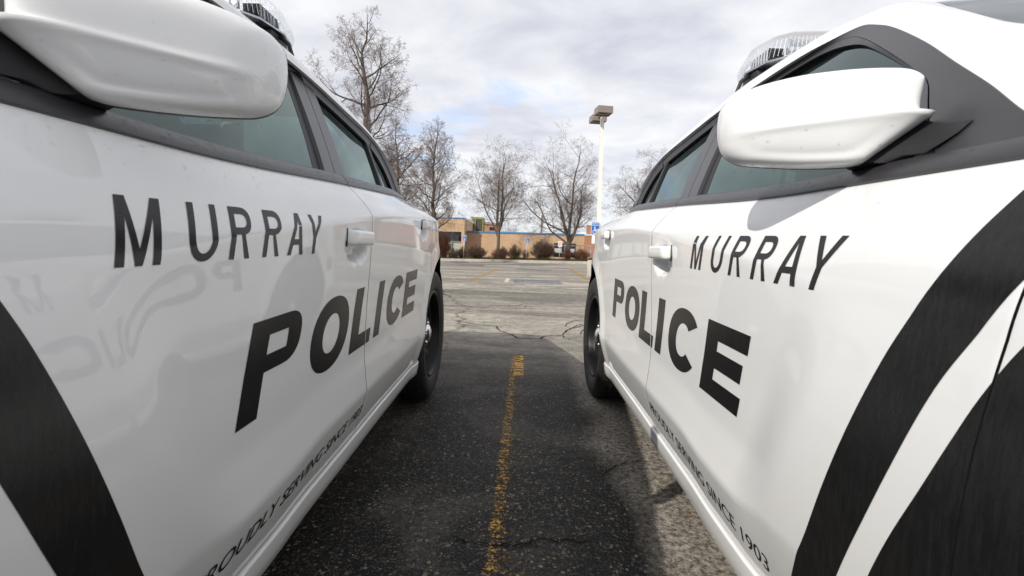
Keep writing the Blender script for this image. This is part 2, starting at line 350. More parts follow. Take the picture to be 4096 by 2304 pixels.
class MB:
    def __init__(s): s.v = []; s.f = []
    def add(s, v, f):
        k = len(s.v); s.v += [tuple(p) for p in v]; s.f += [tuple(i+k for i in q) for q in f]; return s
    def grid(s, rows, close=False, flip=False):
        n = len(rows[0]); f = []
        for i in range(len(rows)-1):
            for j in range(n if close else n-1):
                a, b, c, d = i*n+j, i*n+(j+1) % n, (i+1)*n+(j+1) % n, (i+1)*n+j
                f.append((a, d, c, b) if flip else (a, b, c, d))
        return s.add([p for r in rows for p in r], f)
    def box(s, a, b):
        x0, y0, z0 = a; x1, y1, z1 = b
        return s.add([(x0,y0,z0),(x1,y0,z0),(x1,y1,z0),(x0,y1,z0),(x0,y0,z1),(x1,y0,z1),(x1,y1,z1),(x0,y1,z1)],
                     [(0,3,2,1),(4,5,6,7),(0,1,5,4),(1,2,6,5),(2,3,7,6),(3,0,4,7)])
    def prism(s, poly, z0, z1):
        """poly: (x,y) ccw; z0,z1 numbers or functions of (x,y)"""
        n = len(poly); f0 = z0 if callable(z0) else (lambda x, y: z0); f1 = z1 if callable(z1) else (lambda x, y: z1)
        return s.add([(x, y, f0(x, y)) for x, y in poly]+[(x, y, f1(x, y)) for x, y in poly],
                     [tuple(range(n))[::-1], tuple(range(n, 2*n))]+[(i, (i+1) % n, n+(i+1) % n, n+i) for i in range(n)])
    def tube(s, pts, rad, k=6, cap=True):
        pts = [Vector(p) for p in pts]; n = len(pts)
        rad = rad if hasattr(rad, '__len__') else [rad]*n
        t = (pts[1]-pts[0]).normalized(); u = t.orthogonal().normalized()
        base = len(s.v)
        for i, p in enumerate(pts):
            t = (pts[min(i+1, n-1)]-pts[max(i-1, 0)])
            t = t.normalized() if t.length > 1e-9 else Vector((0, 0, 1))
            u = (u-t*u.dot(t)); u = u.normalized() if u.length > 1e-6 else t.orthogonal().normalized()
            w = t.cross(u)
            for j in range(k):
                a = 2*math.pi*j/k; q = p+(u*math.cos(a)+w*math.sin(a))*rad[i]
                s.v.append((q.x, q.y, q.z))
        for i in range(n-1):
            for j in range(k):
                s.f.append((base+i*k+j, base+i*k+(j+1) % k, base+(i+1)*k+(j+1) % k, base+(i+1)*k+j))
        if cap:
            s.f.append(tuple(base+j for j in range(k))[::-1]); s.f.append(tuple(base+(n-1)*k+j for j in range(k)))
        return s
    def lathe(s, prof, n=48, axis='y', flip=False):
        rows = []
        for r, a in prof:
            rows.append([(r*math.cos(2*math.pi*i/n), a, r*math.sin(2*math.pi*i/n)) for i in range(n)])
        return s.grid(rows, True, flip)
    def mesh(s, name, mat, smooth=True, sharp=None): return mesh(name, s.v, s.f, mat, smooth, sharp)
    def build(s, name, mat, parent=None, smooth=True, sharp=None): return link(name, s.mesh(name, mat, smooth, sharp), parent)
def bevelled(me, w, seg=2):
    bm = bmesh.new(); bm.from_mesh(me)
    bmesh.ops.bevel(bm, geom=bm.edges[:], offset=w, segments=seg, profile=.5, affect='EDGES', clamp_overlap=True)
    bm.to_mesh(me); bm.free()
    me.polygons.foreach_set('use_smooth', [True]*len(me.polygons)); me.set_sharp_from_angle(angle=R(40)); return me
# car side surface (car frame: x rearwards from front axle, y outwards, z up)
class Pch:
    """monotone cubic through points, linear beyond the ends"""
    def __init__(s, pts):
        x = [float(p[0]) for p in pts]; y = [float(p[1]) for p in pts]
        n = len(x); h = [x[i+1]-x[i] for i in range(n-1)]; d = [(y[i+1]-y[i])/h[i] for i in range(n-1)]
        m = [0.0]*n
        for i in range(1, n-1):
            if d[i-1]*d[i] > 0:
                w1 = 2*h[i]+h[i-1]; w2 = h[i]+2*h[i-1]
                m[i] = (w1+w2)/(w1/d[i-1]+w2/d[i])
        m[0] = d[0]; m[-1] = d[-1]
        s.x, s.y, s.h, s.m, s.n = x, y, h, m, n
    def __call__(s, v):
        x, y, m = s.x, s.y, s.m
        if v <= x[0]: return y[0]+m[0]*(v-x[0])
        if v >= x[-1]: return y[-1]+m[-1]*(v-x[-1])
        i = bisect.bisect_right(x, v)-1
        h = s.h[i]; t = (v-x[i])/h; t2 = t*t; t3 = t2*t
        return (2*t3-3*t2+1)*y[i]+(t3-2*t2+t)*h*m[i]+(3*t2-2*t3)*y[i+1]+(t3-t2)*h*m[i+1]

def clamp(v, a=0.0, b=1.0): return a if v < a else b if v > b else v
def sst(a, b, v):
    t = clamp((v-a)/(b-a)); return t*t*(3-2*t)

WB = 3.052; AR = 0.44; AZ = 0.355
zb = Pch([(-1.0,.76),(-.7,.86),(-.3,.93),(.1,.962),(.5,.974),(1.0,.979),(1.67,1.015),(2.55,1.066),(2.9,1.085),(3.3,1.09),(4.05,1.075)])
yb = Pch([(-1.0,.50),(-.7,.70),(-.3,.80),(.1,.845),(.5,.868),(1.0,.893),(1.7,.888),(2.3,.862),(2.8,.79),(3.2,.735),(3.6,.68),(4.05,.58)])
zc = Pch([(-1.0,.66),(-.3,.76),(.5,.79),(.85,.818),(1.064,.857),(1.4,.897),(1.75,.934),(2.1,.958),(2.5,.972),(3.05,.985),(4.05,.98)])
yc = Pch([(-1.0,.60),(-.75,.80),(-.45,.90),(0,.938),(.6,.934),(.9,.939),(1.4,.948),(1.8,.953),(2.4,.951),(2.9,.945),(3.2,.905),(3.6,.798),(3.9,.72),(4.05,.62)])
zl = Pch([(-1.0,.42),(.6,.42),(.98,.405),(1.1,.388),(1.25,.392),(1.43,.412),(1.75,.419),(2.65,.43),(4.05,.45)])
yl = Pch([(-1.0,.60),(-.75,.80),(-.45,.905),(0,.932),(.6,.934),(1.0,.943),(1.7,.947),(2.6,.943),(3.05,.936),(3.4,.898),(3.6,.862),(3.9,.795),(4.05,.68)])
zs = Pch([(.3,.242),(.6,.246),(1.17,.262),(1.5,.273),(1.75,.282),(2.0,.293),(2.65,.300)])
recess = Pch([(0,0),(.10,.52),(.25,1),(.45,.92),(.72,.5),(.92,.14),(1,0)])

def Yside(x, z, pocket=True):
    c = zc(x); l = zl(x); y_c = yc(x); y_l = yl(x)
    xf = .80+(.77-z)*.46
    F = sst(0, .16, x-xf)
    if z > c:
        s = (z-c)/max(zb(x)-c, .01)
        a = .18+.45*sst(.75, 1.15, x)
        y = y_c+(yb(x)-y_c)*(a*s+(1-a)*s*s)
    elif z > l:
        t = (z-l)/(c-l)
        y = y_l+(y_c-y_l)*t+.012*(1-.5*F)*4*t*(1-t)-.016*recess(t)*F*(1-.5*sst(2.0, 2.7, x))
    else:
        q = (l-z)/.13
        y = y_l-(.030*q+.008*q*q)
    for ax in (0.0, WB):
        r = math.hypot(x-ax, z-AZ)
        if r < AR+.16 and z < .9:
            y += .010*(1-sst(0.0, .10, r-AR))
    if pocket:
        for px, pz, rx, rz in ((1.635, .846, .088, .046), (2.56, .924, .085, .046)):
            r2 = ((x-px)/rx)**2+((z-pz)/rz)**2
            if r2 < 1: y -= .032*min(1.0, (1-r2)*1.7)**1.2
    return y

kk = Pch([(.6,.52),(1.7,.52),(1.95,.487),(2.2,.45),(2.53,.35),(2.8,.28)])
def G(x, z, off=.02):
    """side-window plane; off is how far inside the belt moulding"""
    zz = zb(x)+.024
    d = z-zz
    return yb(x)-off-kk(x)*d-.25*max(0, d)*abs(d)
# ---------------------------------------------------------------- the police cars
def cat(pts, n=6):
    """Catmull-Rom through points of any dimension"""
    P = [Vector(p) for p in pts]; out = []
    for i in range(len(P)-1):
        p0 = P[i-1] if i else P[0]*2-P[1]; p1 = P[i]; p2 = P[i+1]; p3 = P[i+2] if i+2 < len(P) else P[-1]*2-P[-2]
        for k in range(n):
            t = k/n
            out.append(.5*((2*p1)+(p2-p0)*t+(2*p0-5*p1+4*p2-p3)*t*t+(3*p1-p0-3*p2+p3)*t*t*t))
    out.append(P[-1]); return out
def orient(me, want):
    """flip the whole mesh when its faces look away from where want(centre) points"""
    s = sum(p.normal.dot(want(p.center))*p.area for p in me.polygons)
    if s < 0: me.flip_normals()
    return me
OUT = lambda c: Vector((0, 1, .3))
def mirror_mesh(me):
    m2 = me.copy(); m2.transform(Matrix.Scale(-1, 4, (0, 1, 0))); m2.flip_normals(); return m2
def both(name, me, parents=(None, None)):
    """a part on the near (+y) side and its twin on the other side"""
    return [link(name, me, parents[0]), link(name, mirror_mesh(me), parents[1])]

# seams
sFD = Pch([(.20,.635),(.40,.622),(.65,.610),(.80,.598),(.91,.590),(1.0,.584)])
sMID = Pch([(.20,1.742),(.6,1.746),(.93,1.757),(.98,1.74),(1.06,1.715)])
sRD = Pch([(.20,2.74),(.66,2.735),(.75,2.75),(.83,2.762),(.93,2.775),(.99,2.765),(1.03,2.73),(1.09,2.66)])
def arch_x(z, sgn, ax): return ax+sgn*math.sqrt(max(0.0, AR*AR-(z-AZ)**2))
def arch_z(x, ax, base):
    d = AR*AR-(x-ax)**2
    return max(base, AZ+math.sqrt(d)) if d > 0 else base
GAP = .0017
def panel_mesh(name, xl, xr, zlo, zhi, nx, rows=(9, 30, 14)):
    wid = abs(xr(.7)-xl(.7)); e = .006/max(wid, .05)
    us = [(0, .016), (0, .0004), (e*.3, .0001)]+[(e+(1-2*e)*i/nx, 0) for i in range(nx+1)]+[(1-e*.3, .0001), (1, .0004), (1, .016)]
    vs_ = []
    for k, n in enumerate(rows):
        for i in range(n): vs_.append((k, i/n))
    vs_.append((2, 1.0))
    def Z(x, kv):
        b0 = zlo(x); b3 = zhi(x); b2 = max(zc(x), b0+.03); b1 = max(zl(x), b0+.2*(b2-b0))
        b = (b0, b1, b2, b3); k, t = kv
        return b[k]+(b[k+1]-b[k])*t
    grid = []
    for iv, kv in enumerate([(0, 0.0)]+vs_):
        row = []
        for u, dy in us:
            z = .7; x = xl(z)+u*(xr(z)-xl(z))
            for it in range(26):
                z = .5*z+.5*Z(x, kv); x = .5*x+.5*(xl(z)+u*(xr(z)-xl(z)))
            y = Yside(x, z)-dy-(.028 if iv == 0 else 0)
            row.append((x, y, z))
        grid.append(row)
    mb = MB().grid(grid); me = orient(mb.mesh(name, 'paint', True, 50), OUT)
    me.materials.append(M['gasket']); nc = len(us)-1      # white returns coloured dark for the shade inside the shut lines
    for k, p in enumerate(me.polygons):
        if k % nc in (0, nc-1) or k < nc: p.material_index = 1
    return me

def gsheet(name, mat, xa, xb, za, zt, off, nx=24, nz=12, ret=None):
    """a sheet on the side-window plane between columns xa(z)..xb(z) and heights za(x)..zt(x)"""
    rows = []
    cols = [i/nx for i in range(nx+1)]
    for j in range(nz+1):
        row = []
        for u in cols:
            z = 1.15; x = xa(z)+u*(xb(z)-xa(z))
            for it in range(14):
                z = za(x)+(zt(x)-za(x))*j/nz; x = xa(z)+u*(xb(z)-xa(z))
            row.append((x, G(x, z, off), z))
        if ret: row = [(row[0][0], row[0][1]-ret, row[0][2])]+row+[(row[-1][0], row[-1][1]-ret, row[-1][2])]
        rows.append(row)
    return orient(MB().grid(rows).mesh(name, mat, True, 40), OUT)
def gstrip(name, mat, A, B, oa, ob, n=4, m=6, ret=.02, reto=0):
    a = cat([(x, z, 0) for x, z in A], m); b = cat([(x, z, 0) for x, z in B], m); rows = []
    if reto: rows.append([(p.x, G(p.x, p.y, oa)-reto, p.y) for p in a])
    for k in range(n+1):
        t = k/n
        rows.append([(lambda q, o: (q.x, G(q.x, q.y, o), q.y))(p*(1-t)+q_*t, oa*(1-t)+ob*t) for p, q_ in zip(a, b)])
    if ret: rows.append([(p.x, G(p.x, p.y, ob)-ret, p.y) for p in b])
    return orient(MB().grid(rows).mesh(name, mat, True, 40), OUT)
zzf = lambda x: zb(x)+.022

FO = [(.600,.983),(.655,1.008),(.70,1.036),(.77,1.088),(.86,1.149),(.963,1.218),(1.10,1.300),(1.19,1.347),(1.288,1.387),(1.40,1.400),(1.52,1.403),(1.70,1.399),(1.90,1.380)]
FI = [(.820,.992),(.855,1.035),(.90,1.100),(.934,1.149),(.985,1.183),(1.09,1.246),(1.191,1.303),(1.252,1.333),(1.318,1.357),(1.402,1.378),(1.497,1.387),(1.65,1.385),(1.83,1.372)]
KF = [.80,.80,.80,.80,.80,.80,.76,.68,.53,.27,.15,.12,.12]
FM = [(a[0]+(b[0]-a[0])*k, a[1]+(b[1]-a[1])*k) for a, b, k in zip(FO, FI, KF)]
FM2 = [(a[0]+(b[0]-a[0])*(k+.02), a[1]+(b[1]-a[1])*(k+.02)) for a, b, k in zip(FO, FI, KF)]
RO = [(1.90,1.380),(2.05,1.360),(2.20,1.334),(2.38,1.303),(2.435,1.292)]
RI = [(1.93,1.350),(2.06,1.330),(2.20,1.305),(2.36,1.274),(2.405,1.262)]
QO = [(2.435,1.292),(2.53,1.268),(2.63,1.229),(2.70,1.181),(2.755,1.118),(2.79,1.098)]
QI = [(2.43,1.258),(2.51,1.232),(2.59,1.190),(2.645,1.145),(2.680,1.105),(2.690,1.095)]
fiz = Pch(FI); riz = Pch([(1.70,1.38)]+RI); qiz = Pch(QI)

ES = [(.36,.725,.975),(.50,.74,1.0),(.60,.735,1.045),(.68,.71,1.095),(.78,.683,1.155),(.88,.662,1.206),(1.02,.622,1.292),(1.11,.592,1.346),(1.22,.558,1.407),(1.40,.53,1.450),(1.52,.52,1.460),(1.72,.52,1.466),(1.95,.52,1.458),(2.2,.525,1.43),(2.40,.53,1.395),(2.60,.55,1.33),(2.75,.57,1.255),(2.87,.59,1.18),(2.97,.605,1.12),(3.0,.61,1.10)]
UO = [(.47,.962)]+FO[:1]+[FO[2]]+FO[3:11]+[(1.72,1.398),(1.95,1.374),(2.20,1.334),(2.38,1.303),(2.53,1.268),(2.63,1.229),(2.70,1.181),(2.755,1.118),(2.79,1.098)]

ROW, COLL = 0, 0
def build_car():
    root = empty('police_car')
    # --- outer panels, both sides
    fend = panel_mesh('front_fender', lambda z: -.93, lambda z: sFD(z)-GAP, lambda x: arch_z(x, 0, .25), zb, 90, (6, 22, 10))
    fd = panel_mesh('front_door', lambda z: sFD(z)+GAP, lambda z: sMID(z)-GAP, lambda x: zs(x)+.0065, zb, 96, (10, 44, 14))
    rd = panel_mesh('rear_door', lambda z: sMID(z)+GAP, lambda z: min(sRD(z)-GAP, arch_x(z, -1, WB) if z < AZ+AR else 9), lambda x: zs(x)+.0065, zb, 72, (10, 44, 14))
    qp = panel_mesh('quarter_panel', lambda z: sRD(z)+GAP, lambda z: 4.03, lambda x: arch_z(x, WB, .25), zb, 96, (6, 30, 14))
    F = both('front_fender', fend, (root, root)); FD = both('front_door', fd, (root, root))
    RD = both('rear_door', rd, (root, root)); QP = both('quarter_panel', qp, (root, root))
    # --- sill
    prof = [(-.020,.0035),(-.004,.0035),(.0035,.0025),(.0052,.0005),(.0052,-.003),(.002,-.030),(-.003,-.055),(-.010,-.064),(-.05,-.070),(-.2,-.074)]
    rows = []
    for i in range(61):
        x = .46+(2.655-.46)*i/60; s0 = zs(x)-.001; e = 0 if 0 < i < 60 else -.010
        rows.append([(x+(0 if i < 60 else .0), Yside(x, s0+.01, False)+dy+e, s0+dz-.003) for dy, dz in prof])
    rows.insert(0, [(x, y-.05, z) for x, y, z in rows[0]]); rows.append([(x, y-.05, z) for x, y, z in rows[-1]])
    both('door_sill', orient(MB().grid(rows).mesh('door_sill', 'paint', True, 60), OUT), (root, root))
    # --- belt moulding
    def belt(x0, x1, n):
        rows = []
        for i in range(n+1):
            x = x0+(x1-x0)*i/n; b = zb(x); y = yb(x)
            rows.append([(x, y-.02, b-.001), (x, y+.001, b-.001), (x, y+.0045, b+.002), (x, y+.003, b+.009), (x, y-.008, b+.022), (x, y-.015, b+.0275), (x, y-.022, b+.029), (x, y-.05, b+.026)])
        rows.insert(0, [(q[0], q[1]-.03, q[2]) for q in rows[0]]); rows.append([(q[0], q[1]-.03, q[2]) for q in rows[-1]])
        return orient(MB().grid(rows).mesh('belt_moulding', 'trim', True, 50), OUT)
    both('belt_moulding', belt(.60, 1.715, 70), FD); both('belt_moulding', belt(1.719, 2.80, 60), RD)
    # --- window surrounds and glass
    both('pillar_trim', gstrip('pillar_trim', 'trim', FO, FM, .018, .026, 6, 8, .012, .006), (root, root))
    both('window_frame', gstrip('window_frame', 'trim', FM2, FI, .026, .033, 4, 8, .012), FD)
    pil0 = lambda z: 1.640+.60*(z-1.034)
    seam_b = lambda z: 1.716+.60*(z-1.039)
    ztop = lambda x: 1.386-.03*max(0, x-1.7)/.3
    both('window_seal', gsheet('window_seal', 'gasket', lambda z: 1.590+.655*(z-1.03), lambda z: pil0(z)+.004, zzf, ztop, .041, 3, 14), FD)
    both('pillar_cover', gsheet('pillar_cover', 'trim', pil0, lambda z: seam_b(z)-.0022, zzf, ztop, .030, 4, 14, .014), FD)
    both('pillar_cover', gsheet('pillar_cover', 'trim', lambda z: seam_b(z)+.0022, lambda z: 1.800+.56*(z-1.046), zzf, lambda x: ztop(x)-.002, .030, 4, 14, .02), RD)
    both('window_frame', gstrip('window_frame', 'trim', RO, RI, .020, .036, 4, 8, .03, .006), RD)
    dv0 = lambda z: 2.306+.40*(z-1.076); dv1 = lambda z: dv0(z)+.012
    both('division_bar', gsheet('division_bar', 'gasket', lambda z: dv0(z)-.012, lambda z: dv0(z)+.024, zzf, lambda x: riz(min(x, 2.4))+.012, .036, 3, 10, .01), RD)
    both('quarter_trim', gstrip('quarter_trim', 'trim', QO, QI, .020, .036, 4, 8, .03, .006), (root, root))
    both('side_window', gsheet('side_window', 'glass', lambda z: .812+.5*max(0, z-1.0), lambda z: pil0(z), lambda x: zzf(x)-.006, lambda x: fiz(min(x, 1.83))+.006, .042, 40, 18), FD)
    both('side_window', gsheet('side_window', 'glass', lambda z: 1.775+.56*(z-1.046), lambda z: dv0(z)+.005, lambda x: zzf(x)-.006, lambda x: riz(min(x, 2.405))+.006, .046, 26, 18), RD)
    both('quarter_window', gsheet('quarter_window', 'glass', lambda z: dv0(z)+.008, lambda z: 2.70-.1*(z-1.09), lambda x: zzf(x)-.006, lambda x: qiz(max(min(x, 2.69), 2.43))+.004, .046, 12, 12), (root, root))
    # --- pillars, roof, screens
    A = cat([(x, G(x, z, .020-.012*sst(1.25, 1.6, x)), z+.003*sst(1.25, 1.6, x)) for x, z in UO], 6); B = cat(ES, 6)
    rows = []
    for a, b in zip(A, B):
        mid = (a+b)/2; d = (b-a); nrm = Vector((-.25 if a.x < 1.2 else (.2 if a.x > 2.3 else 0), .62, .78)).normalized()
        kb = sst(1.2, 1.6, a.x)
        nrm = nrm.lerp(Vector((.2 if a.x > 2.3 else 0, .78, .62)), kb).normalized(); c = mid+nrm*min(.062+.016*kb, (.42+.04*kb)*d.length)
        rows.append([Vector((a.x, a.y-.012, a.z))]+[(1-t)**2*a+2*t*(1-t)*c+t*t*b for t in [k/9 for k in range(10)]])
    both('body_pillar', orient(MB().grid(rows).mesh('body_pillar', 'paint', True, 60), lambda c: Vector((0, .6, .8))), (root, root))
    i0, i1 = 8*6, 14*6
    rf = [[(b.x, b.y*s, b.z+.030*(1-s*s)) for s in [k/12-1 for k in range(25)]] for b in B[i0:i1+1]]
    link('roof', orient(MB().grid(rf).mesh('roof', 'paint', True), lambda c: Vector((0, 0, 1))), root)
    hl = [[(b.x, b.y*s*1.06, b.z+.020*(1-s*s)-.035) for s in [k/6-1 for k in range(13)]] for b in B[i0:i1+1:6]]
    link('headliner', MB().grid(hl).mesh('headliner', 'liner'), root)
    ws = [[(b.x-.13*(1-s*s)*(1-.35*(i/i0)), b.y*s*.995, b.z+.012*(1-s*s)) for s in [k/12-1 for k in range(25)]] for i, b in enumerate(B[:i0+1])]
    link('windscreen', orient(MB().grid(ws).mesh('windscreen', 'screen', True), lambda c: Vector((-1, 0, 1))), root)
    rw = [[(b.x+.08*(1-s*s), b.y*s*.995, b.z+.012*(1-s*s)) for s in [k/12-1 for k in range(25)]] for b in B[i1:]]
    link('rear_window', orient(MB().grid(rw).mesh('rear_window', 'screen', True), lambda c: Vector((1, 0, 1))), root)
    # --- bonnet, boot lid, shoulders behind the side windows
    hd = [[(x, s*yb(x), zb(x)+.055*(1-abs(s)**2.2)*min(1, (x+1.0)/.4)) for s in [k/12-1 for k in range(25)]] for x in [-.93+1.50*i/40 for i in range(41)]]
    link('bonnet', orient(MB().grid(hd).mesh('bonnet', 'paint', True), lambda c: Vector((0, 0, 1))), root)
    tl = [[(x, s*yb(x), zb(x)+.020*(1-s*s)) for s in [k/12-1 for k in range(25)]] for x in [2.78+1.25*i/40 for i in range(41)]]
    tl.append([(x+.060*(1-abs(2*k/24-1)**2.5), y, z-.012) for k, (x, y, z) in enumerate(tl[-1])])
    link('boot_lid', orient(MB().grid(tl).mesh('boot_lid', 'paint', True), lambda c: Vector((0, 0, 1))), root)
    # --- bumpers
    def fascia(name, x, dx, z0):
        zsn = [z0+(zb(x)-z0)*i/16 for i in range(17)]
        rows = [[(x+dx*(1-abs(s)**2.5)*(1-((z-.55)/.5)**2*.5), s*Yside(x, z, False), z) for s in [k/12-1 for k in range(25)]] for z in zsn]
        return link(name, orient(MB().grid(rows).mesh(name, 'paint', True), lambda c: Vector((dx, 0, 0))), root)
    fb = fascia('front_bumper', -.93, -.12, .25); rb = fascia('rear_bumper', 4.03, .10, .25)
    grl = MB().box((-1.075, -.42, .50), (-1.02, .42, .70)); link('grille', bevelled(grl.mesh('grille', 'plastic'), .02), fb)
    both('headlight', bevelled(MB().box((-1.01, .50, .62), (-.90, .72, .72)).mesh('headlight', 'led'), .02), (root, root))
    both('tail_light', bevelled(MB().box((4.0, .30, .80), (4.10, .66, .90)).mesh('tail_light', 'red'), .015), (root, root))
    mk = [[(x, Yside(x, z, False)+(.003 if 0 < i < 8 and 0 < j < 5 else -.003), z) for i, x in enumerate([3.60+.20*k/8 for k in range(9)])] for j, z in enumerate([.575+.135*k/5 for k in range(6)])]
    both('side_marker', orient(MB().grid(mk).mesh('side_marker', 'red', True), OUT), (root, root))
    # --- wheel arches, floor
    for ax in (0.0, WB):
        rows = [[(ax+(AR-.004)*math.cos(t), y, AZ+(AR-.004)*math.sin(t)) for t in [R(-14)+R(208)*k/30 for k in range(31)]] for y in (.905, .60)]
        rows.append([(ax, .60, AZ)]*31)
        both('wheel_arch_liner', MB().grid(rows).mesh('wheel_arch_liner', 'dark'), (root, root))
    rows = []
    for i in range(31):
        x = .47+2.13*i/30; rows.append([(x, -.88, .30), (x, -.80, .21), (x, .80, .21), (x, .88, .30)])
    fl = MB().grid(rows); fl.box((-.9, -.60, .23), (.47, .60, .60)); fl.box((2.60, -.60, .23), (3.95, .60, .62))
    rows = []
    for i in range(41):
        x = .47+2.20*i/40; rows.append([(x, Yside(x, z, False)-.034, z) for z in [.30+(zb(x)+.02-.30)*k/10 for k in range(11)]])
    link('floor_pan', fl.mesh('floor_pan', 'dark', False), root)
    both('inner_panel', MB().grid(rows).mesh('inner_panel', 'dark'), (root, root))
    # --- cabin
    def seat(y0, y1, x, w):
        mb = MB(); mb.box((x-.45, y0, .45), (x+.05, y1, .60))
        me = bevelled(mb.mesh('seat_cushion', 'seat'), .05, 3)
        bk = MB(); bk.add([(x-.02, y0, .55), (x+.14, y0, .55), (x+.14, y1, .55), (x-.02, y1, .55), (x+.20, y0+.04, 1.14), (x+.30, y0+.04, 1.14), (x+.30, y1-.04, 1.14), (x+.20, y1-.04, 1.14)],
                          [(0,3,2,1),(4,5,6,7),(0,1,5,4),(1,2,6,5),(2,3,7,6),(3,0,4,7)])
        b2 = bevelled(bk.mesh('seat_back', 'seat'), .05, 3)
        c = (y0+y1)/2
        hr = bevelled(MB().box((x+.22, c-.13, 1.17), (x+.31, c+.13, 1.33)).mesh('headrest', 'seat'), .04, 3)
        s = link('seat', me, root); link('seat_back', b2, s); link('headrest', hr, s)
    seat(.12, .64, 1.22, 0); seat(-.64, -.12, 1.22, 0); seat(-.62, .62, 2.15, 0)
    link('dashboard', bevelled(MB().box((.48, -.72, .70), (.86, .72, .985)).mesh('dashboard', 'plastic'), .06, 3), root)
    st = MB(); st.tube([(.98+.10*math.cos(t)*.45, -.38+.19*math.sin(t), .90+.19*math.cos(t)) for t in [2*math.pi*k/28 for k in range(29)]], .014, 8)
    link('steering_wheel', st.mesh('steering_wheel', 'plastic'), root)
    cg = MB()
    for k in range(9): cg.tube([(1.66, -.60+.15*k, 1.02), (1.70, -.55+.1375*k, 1.38)], .007, 6)
    for z in (1.03, 1.20, 1.37): cg.tube([(1.66+.1*(z-1.02), -.60, z), (1.66+.1*(z-1.02), .60, z)], .009, 6)
    link('prisoner_partition', cg.mesh('prisoner_partition', 'galv'), root)
    both('belt_guide', bevelled(MB().box((1.49, .665, 1.03), (1.515, .715, 1.15)).mesh('belt_guide', 'yellowplate'), .012, 2), (root, root))
    # --- door handles
    def handle(x0, x1, z0, z1, parents):
        n = 22; rows = []
        zm, hh = (z0+z1)/2, (z1-z0)/2
        for i in range(n+1):
            t = i/n; x = x0+(x1-x0)*t; e = min(1, min(t, 1-t)/.14); k = math.sqrt(max(0, 1-(1-e)**2)); yo = Yside(x, zm, False)
            row = []
            for j in range(18):
                a = 2*math.pi*j/18; cy, cz = math.cos(a), math.sin(a)
                sy = math.copysign(abs(cy)**.6, cy); sz_ = math.copysign(abs(cz)**.6, cz)
                row.append((x, yo+.009+.016*k*sy-.012*(1-k), zm+hh*(.72+.28*k)*sz_))
            rows.append(row)
        mb = MB().grid(rows, True); m0 = len(mb.v)
        mb.f.append(tuple(range(18))); mb.f.append(tuple(range(n*18, n*18+18)))
        me = mb.mesh('door_handle', 'paint', True, 50)
        bm = bmesh.new(); bm.from_mesh(me); bmesh.ops.recalc_face_normals(bm, faces=bm.faces); bm.to_mesh(me); bm.free()
        hs = both('door_handle', me, parents)
        gk = MB().grid([[(x0-.0015, Yside(x0, z, False)+dy, z) for z in [z0-.004+(z1-z0+.006)*k/6 for k in range(7)]] for dy in (-.006, .003)])
        both('handle_gap', gk.mesh('handle_gap', 'gasket'), parents)
    handle(1.552, 1.725, .849, .889, FD); handle(2.490, 2.628, .927, .964, RD)
    # --- mirrors
    OL = [(.8520,1.0951),(.8512,1.1097),(.8528,1.1161),(.8607,1.1251),(.8745,1.1320),(.9032,1.1398),(.9341,1.1447),(.9674,1.1469),(1.0034,1.1438),(1.0300,1.1355),(1.0421,1.1260),(1.0485,1.1110),(1.0497,1.0815),(1.0457,1.0520),(1.0375,1.0340),(1.0230,1.0216),(1.0030,1.0153),(.9599,1.0073),(.9157,1.0032),(.8985,1.0046),(.8899,1.0103),(.8637,1.0388),(.8400,1.0640),(.8510,1.0690),(.8528,1.0790)]
    pl = []
    n = len(OL)
    for i in range(n):
        a, b = Vector(OL[i]), Vector(OL[(i+1) % n]); p, q = Vector(OL[i-1]), Vector(OL[(i+2) % n])
        sharp0 = i in (20, 21, 22)
        for k in range(4):
            t = k/4
            pl.append(a.lerp(b, t) if sharp0 else .5*((2*a)+(b-p)*t+(2*p-5*a+4*b-q)*t*t+(3*a-p-3*b+q)*t*t*t))
    C = Vector((.950, 1.073)); rimx = lambda y: .83+.95*(y-.845)
    BD = Vector((-.90, .44)).normalized()
    rows = []; NS = 34
    for k in range(NS+1):
        s = 1-(k/NS)**1.25; row = []
        for p in pl:
            q = C+(p-C)*s
            zr = 1.0645
            d = abs(q.y-zr); inn = sst(0, .30, 1-s)
            bulge = .052*(1-s**6)**.5
            ridge = .0022*math.exp(-(d/.0055)**2)*inn-.30*max(0, zr-q.y)*inn
            f = bulge+ridge
            row.append((rimx(q.x)+BD.x*f, q.x+BD.y*f*.55, q.y))
        rows.append(row)
    shell = MB().grid(rows, True)
    sh = orient(shell.mesh('mirror_shell', 'paint', True), lambda c: Vector((-1, 0, 0)))
    rim = [[(rimx(p.x)+dx*.8, C.x+(p.x-C.x)*s-dx*.5, C.y+(p.y-C.y)*s) for p in pl] for dx, s in ((-.0005, 1.0), (.0005, 1.005), (.010, 1.003), (.016, .97), (.010, .93), (.006, .92))]
    rm = MB().grid(rim, True); mrim = rm.mesh('mirror_housing', 'gasket', True, 40)
    gl = MB(); base = [(rimx(p.x)+.010, C.x+(p.x-C.x)*.925-.006, C.y+(p.y-C.y)*.925) for p in pl]
    gl.add(base+[(rimx(C.x)+.010, C.x-.006, C.y)], [(i, (i+1) % len(pl), len(pl)) for i in range(len(pl))])
    sa = [(.8303,.8454,1.0590),(.8392,.8573,1.0461),(.8484,.8695,1.0332),(.8571,.8811,1.0208),(.8670,.8940,1.0085),(.905,.905,1.0085),(.905,.870,1.040),(.875,.845,1.062)]
    sb = [(.7608,.8420,1.0425),(.7705,.8500,1.0290),(.7862,.8565,1.0188),(.8038,.8622,1.0099),(.8350,.8630,1.0075),(.93,.858,1.0075),(.93,.835,1.04),(.90,.820,1.064)]
    rows = []
